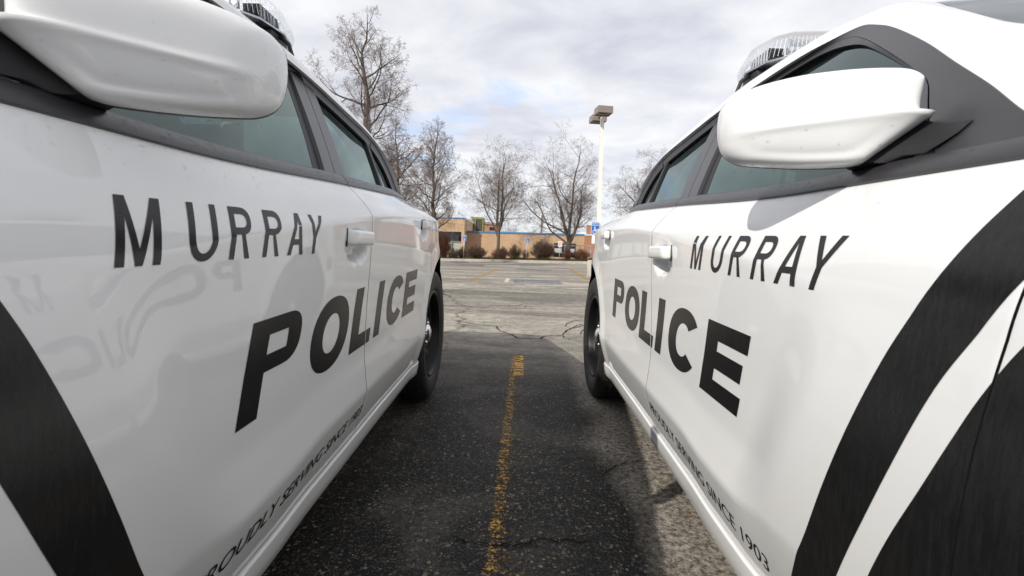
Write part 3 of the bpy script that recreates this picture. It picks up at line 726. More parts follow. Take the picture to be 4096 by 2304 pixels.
    for k in range(9):
        t = k/8
        rows.append([Vector(a).lerp(Vector(b), t)+Vector((0, 0, -.004*math.sin(math.pi*t))) for a, b in zip(sa, sb)])
    ar = MB().grid(rows, True).mesh('mirror_arm', 'plastic', True, 50)
    bm = bmesh.new(); bm.from_mesh(ar); bmesh.ops.recalc_face_normals(bm, faces=bm.faces); bm.to_mesh(ar); bm.free()
    ms = [empty('side_mirror'), empty('side_mirror')]
    for e in ms: e.parent = root
    both('mirror_shell', sh, ms); both('mirror_housing', mrim, ms); both('mirror_glass', gl.mesh('mirror_glass', 'mirrorglass'), ms); both('mirror_arm', ar, ms)
    # --- water droplets left by a shower
    rnd = random.Random(5)
    def drop(mb, p, nrm, r, fl=.55):
        nrm = Vector(nrm).normalized(); u = nrm.orthogonal().normalized(); w = nrm.cross(u); rows = []
        ax = rnd.uniform(.75, 1.35)
        for k in range(4):
            a = k/4*math.pi/2
            rows.append([Vector(p)+(u*math.cos(t)*ax+w*math.sin(t))*r*math.cos(a)+nrm*r*fl*math.sin(a) for t in [2*math.pi*j/9 for j in range(9)]])
        mb.grid(rows, True); k = len(mb.v); mb.v.append(tuple(Vector(p)+nrm*r*fl)); mb.f += [(k-9+j, k-9+(j+1) % 9, k) for j in range(9)]
    dm = MB()
    for poly in rnd.sample(list(sh.polygons), 420):
        c = poly.center
        if poly.area > 2e-6 and ((c.z < 1.035 and rnd.random() < .32) or rnd.random() < .03):
            drop(dm, c, poly.normal, rnd.choice((.0008, .0011, .0014, .0019)), .3)
    for k in range(5):
        y = .93+.022*k+rnd.uniform(0, .01); drop(dm, (rimx(y)+.006, y, 1.0035+.09*(y-.93)), (0, 0, -1), .0022, 1.2)
    for o_ in both('water_droplets', dm.mesh('water_droplets', 'drop', True), ms): o_['kind'] = 'stuff'
    dm = MB()
    for k in range(900):
        x = rnd.uniform(.72, 2.7)
        if rnd.random() < .5:
            t = rnd.random(); y = yb(x)+.003-.011*t; z = zb(x)+.010+.012*t; nn = (0, .7, .7)
        else:
            z = zb(x)-.001-.045*rnd.random()**1.6; y = Yside(x, z); nn = (0, (y-Yside(x, z+.004))*-0+.6, .8)
        drop(dm, (x, y, z), nn, rnd.choice((.0009, .0012, .0016, .0022)), .5)
    for o_ in both('water_droplets', dm.mesh('water_droplets', 'drop', True), (root, root)): o_['kind'] = 'stuff'
    # --- wheels
    NT = 150
    tp = [(.236,.700),(.262,.684),(.30,.679),(.335,.688),(.352,.704),(.3615,.722),(.363,.735),(.363,.752),(.356,.754),(.356,.760),(.3635,.762),(.3635,.792),(.356,.794),(.356,.801),(.3635,.803),(.3635,.828),(.356,.830),(.356,.837),(.3632,.839),(.3632,.862),(.358,.864),(.358,.868),(.362,.870),(.361,.888),(.3555,.903),(.346,.915),(.334,.922),(.328,.9225),(.327,.9245),(.316,.9265),(.292,.9265),(.272,.922),(.258,.9185),(.250,.914),(.244,.908),(.236,.906)]
    rows = []
    for r, a in tp:
        row = []
        for i in range(NT):
            rr = r
            if .66 < a/1 and r > .3535 and i % 3 == 0: rr = r-.004
            t = 2*math.pi*i/NT; row.append((rr*math.cos(t), a, rr*math.sin(t)))
        rows.append(row)
    ty = MB().grid(rows, True)
    tym = orient(ty.mesh('tyre', 'rubber', True, 35), lambda c: Vector((c.x, 0, c.z)))
    rp = [(.236,.700),(.228,.712),(.205,.735),(.200,.80),(.206,.850),(.214,.866),(.2175,.882),(.2215,.8955),(.2255,.9085),(.231,.9135),(.2375,.9145),(.2425,.9105),(.2435,.905)]
    rim_ = MB().lathe(rp, 96)
    n_t, n_r = 200, 16; keep = []
    def disc_y(r): return .866+.016*sst(.105, .075, r)-.010*sst(.12, .16, r)+.012*sst(.165, .205, r)
    vs0 = []; fs0 = []
    for j in range(n_r+1):
        r = .02+(.206-.02)*j/n_r
        for i in range(n_t):
            t = 2*math.pi*i/n_t
            ph = ((t/(2*math.pi)*5) % 1.0-.5)*2          # -1..1 in each fifth
            rad = .012*math.cos(ph*math.pi)*sst(.09, .14, r)*sst(.2, .17, r)*-1
            vs0.append((r*math.cos(t), disc_y(r)+rad, r*math.sin(t)))
    def hole(r, t):
        ph = ((t/(2*math.pi)*5) % 1.0-.5)*72*math.pi/180
        u = r*math.sin(ph); v = r*math.cos(ph)-.146
        return (abs(u)/.048)**2.6+(abs(v)/.034)**2.6 < 1
    for j in range(n_r):
        for i in range(n_t):
            r = .02+(.206-.02)*(j+.5)/n_r; t = 2*math.pi*(i+.5)/n_t
            if not hole(r, t): fs0.append((j*n_t+i, j*n_t+(i+1) % n_t, (j+1)*n_t+(i+1) % n_t, (j+1)*n_t+i))
    rim_.add(vs0, fs0); k = len(rim_.v)
    rim_.add([(x, y-.012, z) for x, y, z in vs0], fs0)
    rimm = orient(rim_.mesh('wheel', 'steel', True, 50), lambda c: Vector((0, 1, 0)))
    cap = MB().lathe([(.0,.9035),(.018,.9025),(.034,.8985),(.046,.892),(.053,.884),(.056,.874),(.056,.862)], 40)
    for k in range(5):
        a = 2*math.pi*k/5+.3; cx, cz = .0575*math.cos(a), .0575*math.sin(a)
        rows = [[(cx+rr*math.cos(t), yy, cz+rr*math.sin(t)) for t in [2*math.pi*q/10 for q in range(10)]] for rr, yy in ((.0105,.868),(.0105,.884),(.007,.890),(.0005,.891))]
        cap.grid(rows, True)
    capm = cap.mesh('hub_cap', 'chrome', True, 50)
    drum = MB().lathe([(.0,.81),(.165,.81),(.165,.78),(.0,.78)], 40).mesh('brake_disc', 'dark')
    for ax in (0.0, WB):
        for s in (1, -1):
            f = (lambda q: q) if s == 1 else mirror_mesh
            w = link('wheel', f(rimm), root); w.location = (ax, 0, .362)
            link('tyre', f(tym), w); link('hub_cap', f(capm), w); link('brake_disc', f(drum), w)
    # --- light bar on the roof
    lb = empty('light_bar'); lb.parent = root
    def outline(k, e=0.0):     # plan of half the bar, mirrored; k scales depth
        h = [(1.905, .627-e), (1.80, .606-e), (1.755, .570-e), (1.735, .40), (1.735, 0)]
        f_ = [(1.90+(x-1.90)*k, y) for x, y in h]; b_ = [(1.90-(x-1.90)*k+.0, y) for x, y in h[::-1]]
        half = f_[::-1]+b_[::-1][1:]
        return half
    def ringpts(k, e, z):
        h = outline(k, e); full = [(x, y, z) for x, y in h]+[(x, -y, z) for x, y in h[::-1]]
        out = []
        for p in full:
            if not out or (Vector(p)-Vector(out[-1])).length > 1e-5: out.append(p)
        if (Vector(out[0])-Vector(out[-1])).length < 1e-5: out.pop()
        return out
    rg = [ringpts(1.0, 0, 1.503), ringpts(1.02, -.003, 1.522), ringpts(.99, .004, 1.548), ringpts(.90, .022, 1.580), ringpts(.78, .045, 1.592)]
    dome = MB().grid(rg, True); nr = len(rg[0]); dome.f.append(tuple(len(dome.v)-nr+i for i in range(nr)))
    dome_me = dome.mesh('lens_cover', 'lens', True, 25)
    bm = bmesh.new(); bm.from_mesh(dome_me); bmesh.ops.recalc_face_normals(bm, faces=bm.faces); bm.to_mesh(dome_me); bm.free()
    link('lens_cover', dome_me, lb)
    tray = MB().grid([ringpts(.90, .03, 1.494), ringpts(1.0, .004, 1.497), ringpts(1.0, .004, 1.503), ringpts(.9, .03, 1.506)], True)
    tray.f.append(tuple(range(nr))); tray.f.append(tuple(range(3*nr, 4*nr)))
    link('light_tray', tray.mesh('light_tray', 'alu', True, 30), lb)
    ribs = MB(); P0, P1 = ringpts(.97, .012, 1.512), ringpts(.90, .026, 1.570)
    for i in range(len(P0)):
        a0, b0, a1, b1 = [Vector(q) for q in (P0[i], P0[(i+1) % len(P0)], P1[i], P1[(i+1) % len(P0)])]
        kn = max(1, int((b0-a0).length/.013))
        for k in range(kn):
            l0, l1 = a0.lerp(b0, k/kn), a1.lerp(b1, k/kn); w_ = (b0-a0).normalized()*.0007
            ribs.add([l0-w_, l0+w_, l1+w_, l1-w_], [(0, 1, 2, 3)])
    link('lens_ribs', ribs.mesh('lens_ribs', 'ribs', False), lb)
    for sx in (-1, 1):
        for k in range(7):
            y = -.48+.16*k; x = 1.90+sx*.105
            rows = [[(x+sx*.030*q, y+yy*(1-.12*(1-q)), 1.535+zz_2*(.55+.45*q)) for yy, zz_2 in ((-.072, -.024), (.072, -.024), (.072, .026), (-.072, .026))] for q in (0, 1)]
            mb = MB().grid(rows, True); mb.f.append((0, 1, 2, 3))
            for q in range(6): mb.tube([(x+sx*.004, y-.055+.022*q, 1.535), (x+sx*.016, y-.055+.022*q, 1.535)], .008, 8)
            link('lamp_module', mb.mesh('lamp_module', 'silver', False), lb)
    for s in (-1, 1):
        mb = MB()
        for q in range(7): mb.box((1.835+.019*q, s*.556-.026, 1.517), (1.847+.019*q, s*.556+.026, 1.558)); link('lamp_module', mb.mesh('lamp_module', 'silver', False), lb)
        ft = MB(); ft.add([(1.83, s*.49, 1.463), (1.97, s*.49, 1.463), (1.97, s*.60, 1.425), (1.83, s*.60, 1.425), (1.85, s*.50, 1.494), (1.95, s*.50, 1.494), (1.95, s*.61, 1.494), (1.85, s*.61, 1.494)],
                          [(0,3,2,1),(4,5,6,7),(0,1,5,4),(1,2,6,5),(2,3,7,6),(3,0,4,7)])
        link('mounting_foot', bevelled(ft.mesh('mounting_foot', 'plastic'), .006), lb)
        hk = MB(); hk.tube([(1.90, s*.61, 1.49), (1.905, s*.635, 1.47), (1.905, s*.650, 1.425), (1.905, s*.648, 1.40)], .007, 6); link('roof_hook', hk.mesh('roof_hook', 'plastic'), lb)
    return root, FD, RD, F

def copy_tree(o, parent=None):
    c = o.copy(); COL.objects.link(c)
    if parent is not None: c.parent = parent
    mp = {o.name: c}
    for ch in list(o.children): mp.update(copy_tree(ch, c))
    return mp

# ---------------------------------------------------------------- lettering and stripes
def fill2d(loops):
    cu = bpy.data.curves.new('tmp', 'CURVE'); cu.dimensions = '2D'; cu.fill_mode = 'BOTH'
    for lp in loops:
        s = cu.splines.new('POLY'); s.points.add(len(lp)-1); s.use_cyclic_u = True
        for i, p in enumerate(lp): s.points[i].co = (p[0], p[1], 0, 1)
    o = bpy.data.objects.new('tmp', cu); COL.objects.link(o)
    dg = bpy.context.evaluated_depsgraph_get(); dg.update(); me = bpy.data.meshes.new_from_object(o.evaluated_get(dg))
    bpy.data.objects.remove(o); bpy.data.curves.remove(cu); return me
def text2d(s, off=0):
    cu = bpy.data.curves.new('tmp', 'FONT'); cu.body = s; cu.size = 1; cu.offset = off; cu.resolution_u = 4
    o = bpy.data.objects.new('tmp', cu); COL.objects.link(o)
    dg = bpy.context.evaluated_depsgraph_get(); dg.update(); me = bpy.data.meshes.new_from_object(o.evaluated_get(dg))
    bpy.data.objects.remove(o); bpy.data.curves.remove(cu); return me
def ell(cx, cy, rx, ry, a0, a1, n=14, p=1.0):
    out = []
    for i in range(n+1):
        a = R(a0+(a1-a0)*i/n); c, s = math.cos(a), math.sin(a)
        out.append((cx+rx*math.copysign(abs(c)**p, c), cy+ry*math.copysign(abs(s)**p, s)))
    return out
def glyph(ch, w, h, sv, sh):
    if ch == 'P' or ch == 'R':
        hb = h*(.56 if ch == 'P' else .53); r = min(w*.45, hb*.62) if ch == 'P' else min(w*.5, hb*.6)
        if ch == 'P': sh = sh*.76
        o = [(0, 0), (0, h)]+ell(w-r, h-hb/2, r, hb/2, 90, -90, 16, .85)
        if ch == 'P': o += [(sv, h-hb), (sv, 0)]
        else: o += [(w-r+.0*r, h-hb), (w, 0), (w-sv*1.05, 0), (w-r-sv*.9, h-hb), (sv, h-hb), (sv, 0)]
        if ch == 'R': o = [(0, 0), (0, h)]+ell(w-r, h-hb/2, r, hb/2, 90, -78, 16, .85)+[(w, 0), (w-sv*1.05, 0), (w-r-sv*.15, h-hb), (sv, h-hb), (sv, 0)]
        return [o, [(sv, h-sh), (sv, h-hb+sh)]+ell(w-r, h-hb/2, r-sv*.9, hb/2-sh, -90, 90, 14, .85)]
    if ch == 'O': return [ell(w/2, h/2, w/2, h/2, 0, 354, 50, .92), ell(w/2, h/2, w/2-sv, h/2-sh, 0, 354, 44, .95)]
    if ch == 'C':
        return [ell(w/2, h/2, w/2, h/2, 36, 324, 44, .92)+ell(w/2, h/2, w/2-sv, h/2-sh, 318, 42, 40, .95)]
    if ch == 'L': return [[(0, 0), (0, h), (sv, h), (sv, sh), (w, sh), (w, 0)]]
    if ch == 'I': return [[(0, 0), (0, h), (w, h), (w, 0)]]
    if ch == 'E':
        m0 = (h-sh)/2+.01*h
        return [[(0, 0), (0, h), (w, h), (w, h-sh), (sv, h-sh), (sv, m0+sh), (w*.94, m0+sh), (w*.94, m0), (sv, m0), (sv, sh), (w, sh), (w, 0)]]
    if ch == 'M':
        s = sv; return [[(0, 0), (0, h), (s*1.15, h), (w/2, h*.24), (w-s*1.15, h), (w, h), (w, 0), (w-s, 0), (w-s, h*.72), (w/2+s*.42, 0), (w/2-s*.42, 0), (s, h*.72), (s, 0)]]
    if ch == 'U':
        r = w/2; return [[(0, h), (0, r)]+ell(r, r, r, r, 180, 360, 18)+[(w, h), (w-sv, h), (w-sv, r)]+ell(r, r, r-sv, r-sh, 0, -180, 16)+[(sv, h)]]
    if ch == 'A':
        t = sv*.62; a = [(0, 0), (w/2-t, h), (w/2+t, h), (w, 0), (w-sv*1.1, 0), (w-sv*1.1-(w/2-t-sv*.1)*.24, h*.24), (sv*1.1+(w/2-t-sv*.1)*.24, h*.24), (sv*1.1, 0)]
        k = .24+sh/h
        f = lambda v: sv*1.12+(w/2-sv*1.12)*v/.86
        return [a, [(f(k), h*k), (w-f(k), h*k), (w/2, h*.86)]]
    if ch == 'Y':
        s = sv*.52; return [[(w/2-s, 0), (w/2-s, h*.42), (0, h), (sv*1.12, h), (w/2, h*.55), (w-sv*1.12, h), (w, h), (w/2+s, h*.42), (w/2+s, 0)]]
def drape(me, place, sgn, step, clip=None, lift=.0008):
    """cut a flat letter into small pieces and lay it on the door; place(u,v) -> (x,z) in the car frame"""
    bm = bmesh.new(); bm.from_mesh(me)
    for v in bm.verts: v.co = Vector((*place(v.co.x, v.co.y), 0))
    if clip:
        for x, keep in clip:
            bmesh.ops.bisect_plane(bm, geom=bm.verts[:]+bm.edges[:]+bm.faces[:], plane_co=(x, 0, 0), plane_no=(1, 0, 0), clear_inner=keep > 0, clear_outer=keep < 0)
    if not bm.verts: bm.free(); return None
    for ax in (0, 1):
        lo = min(v.co[ax] for v in bm.verts); hi = max(v.co[ax] for v in bm.verts)
        k = math.ceil(lo/step)
        while k*step < hi:
            co = [0, 0, 0]; co[ax] = k*step; no = [0, 0, 0]; no[ax] = 1
            bmesh.ops.bisect_plane(bm, geom=bm.verts[:]+bm.edges[:]+bm.faces[:], plane_co=co, plane_no=no); k += 1
    # cut along the two body creases as well, so the letter folds where the metal folds
    for v in bm.verts:
        x, z = v.co.x, v.co.y
        v.co = Vector((x, sgn*(Yside(x, z)+lift), z))
    bmesh.ops.recalc_face_normals(bm, faces=bm.faces)
    m2 = bpy.data.meshes.new('lettering'); bm.to_mesh(m2); bm.free()
    m2.materials.append(M['vinyl']); orient(m2, lambda c: Vector((0, sgn, 0)))
    m2.polygons.foreach_set('use_smooth', [True]*len(m2.polygons)); return m2
MIDX = 1.7475
def letter(ch, w, h, sv, sh, x0, base, slant, sgn, dirx, fdoor, rdoor, name):
    fl = fill2d(glyph(ch, w, h, sv, sh))
    pl = lambda u, v: ((x0+dirx*(u+slant*v/h)), base(x0+dirx*u)+v)
    for par, clip in ((fdoor, [(MIDX-.0032, -1)]), (rdoor, [(MIDX+.0032, 1)])):
        m2 = drape(fl, pl, sgn, .010, clip)
        if m2: link(name, m2, par)
def decorate(car, fdoor, rdoor, fender, sgn, left):
    d = 1 if left else -1; zo = car.location.z
    # MURRAY
    base = (lambda x: .8297-zo+(x-1.15)*.022) if left else (lambda x: .8208-zo+(x-1.15)*.024)
    W6 = [('M', .068), ('U', .060), ('R', .055), ('R', .055), ('A', .064), ('Y', .064)]
    X6 = (.852, .969, 1.060, 1.155, 1.242, 1.3235) if left else (1.402, 1.280, 1.184, 1.088, 1.004, .928)
    for (ch, w), x0 in zip(W6, X6): letter(ch, w, .0825, .0128, .0112, x0, base, .019, sgn, d, fdoor, rdoor, 'lettering')
    # POLICE
    base = (lambda x: .5475-zo+(x-1.2)*.029) if left else (lambda x: .5385-zo+(x-1.2)*.0275)
    X = (1.087, 1.343, 1.605, 1.823, 1.952, 2.194) if left else (2.385, 2.155, 1.907, 1.702, 1.583, 1.318)
    WW = (.195, .228, .178, .063, .225, .200)
    for ch, w, x0 in zip('POLICE', WW, X):
        hh = .174; letter(ch, w, hh, .064 if ch != 'I' else w, .041, x0, base, .046, sgn, d, fdoor, rdoor, 'lettering')
    # PROUDLY SERVING SINCE 1903
    motto = 'PROUDLY SERVING SINCE 1903'
    ext = lambda t: (min(v.co.x for v in t.vertices), max(v.co.x for v in t.vertices))
    full = text2d(motto, .004); x0, x1 = ext(full); ys = [v.co.y for v in full.vertices]; y0, y1 = min(ys), max(ys)
    if left:
        XA, XB = .985, 1.728; pl = lambda u, v: (XA+(XB-XA)*(u-x0)/(x1-x0)+.008*(v-y0)/(y1-y0), .3535-zo+((XA+(XB-XA)*(u-x0)/(x1-x0))-1.725)*.040+.0305*(v-y0)/(y1-y0))
    else:
        XA, XB = 1.722, .988; pl = lambda u, v: (XA+(XB-XA)*(u-x0)/(x1-x0)-.004*(v-y0)/(y1-y0), .3465-zo+((XA+(XB-XA)*(u-x0)/(x1-x0))-1.725)*.074+.0325*(v-y0)/(y1-y0))
    done = ''
    for word in motto.split():
        wm = text2d(word, .004); done = (done+' '+word).strip()
        sh_ = ext(text2d(done, .004))[1]-ext(wm)[1]
        for v in wm.vertices: v.co.x += sh_
        link('motto_word', drape(wm, pl, sgn, .007, None, .0014), fdoor)
    # sweeping black stripes across the wing and the front of the door
    dx = .019 if left else 0
    rear = cat([(x+dx, z) for x, z in [(.622,.972),(.640,.936),(.662,.896),(.690,.842),(.718,.786),(.738,.742),(.778,.644),(.818,.541),(.851,.457),(.884,.390),(.908,.344),(.925,.300),(.934,.272)]], 5)
    front = cat([(x+dx, z) for x, z in [(.52,.968),(.56,.912),(.598,.852),(.626,.798),(.660,.732),(.702,.626),(.735,.545),(.785,.430),(.815,.350),(.84,.272)]], 5)
    b_r = cat([(x+dx, z) for x, z in [(.47,.955),(.535,.870),(.583,.793),(.611,.737),(.633,.684),(.661,.618),(.696,.543),(.727,.471),(.753,.40),(.773,.34),(.793,.272)]], 5)
    b_f = cat([(x+dx, z) for x, z in [(.10,.93),(.25,.82),(.36,.70),(.43,.58),(.47,.47),(.50,.40),(.53,.33),(.555,.272)]], 5)
    seam = .610
    for a, b in ((rear, front), (b_r, b_f)):
        fl = fill2d([[(p.x, p.y) for p in a]+[(p.x, p.y) for p in b[::-1]]])
        for par, side in ((fdoor, 1), (fender, -1)):
            bm = bmesh.new(); bm.from_mesh(fl)
            # clip along the slightly bowed door seam
            m2 = None
            for v in bm.verts: pass
            bm.free()
            m2 = drape(fl, lambda u, v: (u-(sFD(v)-.61), v), sgn, .013, [(.61+(.0002 if side > 0 else -.0015), side)], 0)
            if not m2: continue
            for v in m2.vertices:
                z = v.co.z; x = v.co.x+(sFD(z)-.61); v.co = Vector((x, sgn*(Yside(x, z)+.0005), z))
            link('black_stripe', m2, par)

proto, FD0, RD0, F0 = build_car()
def place(root, X0, Y0, a, left):
    root.location = (X0, Y0, .005 if left else -.004); root.rotation_euler = (0, 0, math.pi/2-a)
mp = copy_tree(proto)
rightcar, leftcar = proto, mp[proto.name]
for o_ in list(rightcar.children_recursive):
    if o_.name.startswith('belt_guide') and o_.parent == rightcar: bpy.data.objects.remove(o_)
place(rightcar, 1.3923547, -.15192533, .0057436, False)
place(leftcar, -1.38894875, -.30048519, .01231068, True)
decorate(rightcar, FD0[0], RD0[0], F0[0], 1, False)
decorate(leftcar, mp[FD0[1].name], mp[RD0[1].name], mp[F0[1].name], -1, True)
tag(leftcar, 'white police car with its lettered driver side in shade, left of the yellow line', 'police car', 'parked police cars')
tag(rightcar, 'white police car with its lettered passenger side in full sun, right of the yellow line', 'police car', 'parked police cars')
# ---------------------------------------------------------------- setting: ground, kerb, building
def axis(lo, hi, mid0, mid1, fine, n):
    a = [lo+(mid0-lo)*(1-(1-i/n)**2) for i in range(n)]
    b = [mid0+(mid1-mid0)*i/fine for i in range(fine)]
    c = [mid1+(hi-mid1)*(i/n)**2 for i in range(n+1)]
    return a+b+c
gx = axis(-700, 700, -30, 30, 60, 16); gy = axis(-300, 1500, -6, 46, 104, 16)
g_ = MB().grid([[(x, y, terrain(x, y)) for x in gx] for y in gy])
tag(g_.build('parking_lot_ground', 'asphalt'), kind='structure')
def marking(name, poly, mat, lift=.004, n=10):
    """a painted quad on the ground: corners a,b (near end) c,d (far end)"""
    a, b, c, d = [Vector(p) for p in poly]
    rows = []
    for i in range(n+1):
        l = a.lerp(d, i/n); r = b.lerp(c, i/n)
        rows.append([(lambda q: (q.x, q.y, terrain(q.x, q.y)+lift))(l.lerp(r, k/3)) for k in range(4)])
    tag(MB().grid(rows).build(name, mat), kind='structure')
marking('parking_line', [(-.075, .3), (.05, .3), (.112, 3.89), (.012, 3.87)], 'yline', n=60)
P_ = lambda x, y: tuple(ground_at(x, y).xy)
def pxmark(name, pts, mat): marking(name, [P_(*p) for p in pts], mat)
pxmark('parking_line', [(1864, 1124), (1888, 1124), (2001, 1076), (1985, 1076)], 'yfar')
pxmark('parking_line', [(2341, 1121), (2363, 1121), (2286, 1076), (2273, 1076)], 'yfar')
pxmark('parking_line', [(1919, 1052), (1936, 1052), (1966, 1046.5), (1955, 1046.5)], 'yfar')
pxmark('parking_line', [(2003, 1053), (2016, 1053), (2030, 1048.5), (2020, 1048.5)], 'yfar')
pxmark('stop_line', [(1934, 1062.8), (2079, 1065.5), (2079, 1062.6), (1940, 1059.8)], 'wfar')
pxmark('disabled_bay_marking', [(2060, 1077), (2208, 1085), (2202, 1081), (2070, 1073)], 'bfar')
pxmark('disabled_bay_marking', [(2052, 1129), (2252, 1137), (2238, 1123), (2052, 1116)], 'bfar')
pxmark('white_bay_marking', [(2016, 1128), (2034, 1128.5), (2040, 1113.6), (2026, 1113)], 'wfar')
pxmark('disabled_bay_marking', [(1798, 1049.5), (1878, 1051.5), (1872, 1047.5), (1806, 1046)], 'bfar')
pxmark('disabled_bay_marking', [(2056, 1056.5), (2142, 1058), (2138, 1055), (2060, 1053.5)], 'bfar')
# cracks in the old surface
def crack(pts, w=.010):
    rnd = random.Random(int(pts[0][0])); G3 = [ground_at(1700+a/2.8986, 1000+b/2.8986) for a, b in pts]
    P = []
    for a, b in zip(G3[:-1], G3[1:]):
        for k in range(5):
            q = a.lerp(b, k/5); P.append(q+Vector((rnd.uniform(-.008, .008), rnd.uniform(-.010, .010), 0)))
    P.append(G3[-1]); rows = []
    for i, p in enumerate(P):
        t = (P[min(i+1, len(P)-1)]-P[max(i-1, 0)]).normalized(); nn = Vector((-t.y, t.x, 0))*w*rnd.uniform(.35, 1.2)*(.3 if i in (0, len(P)-1) else 1)
        rows.append([(q.x, q.y, terrain(q.x, q.y)+.0045) for q in (p-nn, p+nn)])
    tag(MB().grid(rows).build('ground_crack', 'crack'), kind='structure')
crack([(215, 810), (400, 830), (560, 858), (720, 880), (830, 886), (850, 930), (930, 960), (1010, 985), (1080, 1028), (1200, 1028), (1335, 1030), (1370, 1005), (1480, 994), (1590, 992), (1630, 945), (1690, 910), (1770, 900), (1850, 870)], .008)
crack([(1590, 992), (1610, 1020), (1690, 1045), (1850, 1056)], .005)
crack([(1630, 890), (1640, 860), (1730, 822), (1860, 810)], .005)
crack([(1640, 740), (1760, 770), (1865, 785)], .005)
crack([(1690, 910), (1760, 880), (1830, 860)], .006)
crack([(1800, 985), (1810, 950), (1850, 925)], .006)
crack([(850, 886), (940, 884), (1020, 885)], .006)
crack([(1110, 690), (1145, 675), (1180, 640)], .004)
def crack2(pts, w):
    crack([((a-1700)*2.8986, (b-1000)*2.8986) for a, b in pts], w)
crack2([(1700+a/1.697, 1450+b/1.697) for a, b in [(180, 1180), (310, 1235), (520, 1245), (660, 1238), (760, 1205), (860, 1215), (1000, 1222), (1160, 1215)]], .0035)
crack2([(1700+a/1.697, 1450+b/1.697) for a, b in [(1180, 765), (1290, 710), (1400, 680), (1480, 665)]], .003)

kl, kr = ground_at(1774, 1043.6), ground_at(2337, 1056)
kd = (kr-kl); ks = kd.y/kd.x
ky = lambda x: kl.y+(x-kl.x)*ks
rows = []
for i in range(61):
    x = -60+2*i
    y = ky(x); z = terrain(x, y)
    rows.append([(x, y, z-.05), (x, y+.01, z+.185), (x, y+.03, z+.20), (x, y+.17, z+.20), (x, y+.18, z+.12)])
tag(MB().grid(rows).build('kerb', 'concrete', None, True, 40), kind='structure')
rows = []
for i in range(91):
    x = -45+i
    rows.append([(x, ky(x)+.17+dy, terrain(x, ky(x)+dy)+.13+.03*mnoise.noise(Vector((x*.6, dy, 0)))) for dy in (0, .6, 1.4, 2.6, 4.5, 12)])
tag(MB().grid(rows).build('planting_bed', 'soil'), kind='structure')
rows = [[(x, ky(x)+.17+dy, terrain(x, ky(x)+dy)+.155) for dy in (0, .5, 1.0)] for x in [-5.6+.1*i for i in range(13)]]
tag(MB().grid(rows).build('red_mulch_path', 'redbark'), kind='structure')
rnd = random.Random(3); mb = MB()
for k in range(15000):
    x = rnd.uniform(-9, 9); dy = .15+rnd.random()**1.5*2.2; y = ky(x)+.2+dy; d = mnoise.noise(Vector((x*.9, dy*.8, 3)))
    if d < -.18: continue
    z = terrain(x, y)+.15+rnd.random()*.42*max(.15, d+.4); s = rnd.uniform(.025, .06); a = rnd.uniform(0, 6.28); t = rnd.uniform(-.9, .9); t2 = rnd.uniform(-.8, .8)
    u = Vector((math.cos(a), math.sin(a), t)).normalized()*s; w = Vector((-math.sin(a), math.cos(a), t2)).normalized()*s*.6; c = Vector((x, y, z))
    mb.add([c-u, c+w, c+u, c-w], [(0, 1, 2, 3)])
tag(mb.build('ground_cover', 'leaf', None, False), kind='stuff')

# --- the brick building
bld = empty('brick_building')
YW, YN = 50.0, 48.3
pa, pb = at(1865.6, 923.5, YW), at(2337.6, 937, YW)
sl_ = (pb.z-pa.z)/(pb.x-pa.x); LZ = lambda x, y=0: pa.z+(x-pa.x)*sl_
xc = at(1857, 950, YN).x
pn = at(1857, 872, YN); pn0 = at(1744, 869.7, YN); sn = (pn.z-pn0.z)/(pn.x-pn0.x); NZ = lambda x, y=0: pn.z+(x-pn.x)*sn
xr_ = at(2338, 950, YW).x; wx0, wx1 = at(2214, 990, YW).x, at(2306, 990, YW).x; wz0, wz1 = at(2250, 1031, YW).z, at(2250, 973, YW).z
mb = MB()
def wall(mb, x0, x1, y, z0, zt, th=.3): mb.prism([(x0, y), (x1, y), (x1, y+th), (x0, y+th)], z0, zt)
wall(mb, xc-.05, wx0, YW, -1.2, lambda x, y: LZ(x)-.14); wall(mb, wx1, xr_, YW, -1.2, lambda x, y: LZ(x)-.14)
wall(mb, wx0, wx1, YW, wz1, lambda x, y: LZ(x)-.14); wall(mb, wx0, wx1, YW, -1.2, wz0)
mb.build('brick_wall', 'brick', bld, False)
mb = MB(); wall(mb, xr_+.002, 34, YW-.05, -1.2, lambda x, y: LZ(x)-.14); mb.build('brick_wall', 'brick2', bld, False)
wall_t = MB(); wall(wall_t, xc-.02, xr_, YW-.06, lambda x, y: LZ(x)-.14, lambda x, y: LZ(x)+.02, .5); wall_t.build('roof_fascia', 'bluefascia', bld, False)
wall_t = MB(); wall(wall_t, xr_+.002, 34, YW-.10, lambda x, y: LZ(x)-.14, lambda x, y: LZ(x)+.02, .5); wall_t.build('roof_fascia', 'whitefascia', bld, False)
MB().prism([(xc+.05, YW+.44), (34, YW+.44), (34, YW+26), (xc+.05, YW+26)], lambda x, y: LZ(x)-.5, lambda x, y: LZ(x)-.06).build('flat_roof', 'roofgrey', bld, False)
# window in the low wall
wf = MB(); wz = wz1-wz0; wd = wx1-wx0
for z in (wz0+.02, wz0+wz*.34, wz1-.22): wf.box((wx0, YW+.06, z-.025), (wx1, YW+.12, z+.025))
for x in (wx0+.03, (wx0+wx1)/2, wx1-.03): wf.box((x-.03, YW+.055, wz0), (x+.03, YW+.118, wz1))
w_ = wf.build('window', 'winframe', bld, False)
MB().box((wx0, YW+.13, wz0), (wx1, YW+.15, wz1)).build('window_pane', 'winddark', w_, False)
for f0, f1 in ((.03, .36), (.60, .93)): MB().box((wx0+wd*f0, YW+.10, wz0+wz*.36), (wx0+wd*f1, YW+.125, wz0+wz*.64)).build('window_panel', 'panel', w_, False)
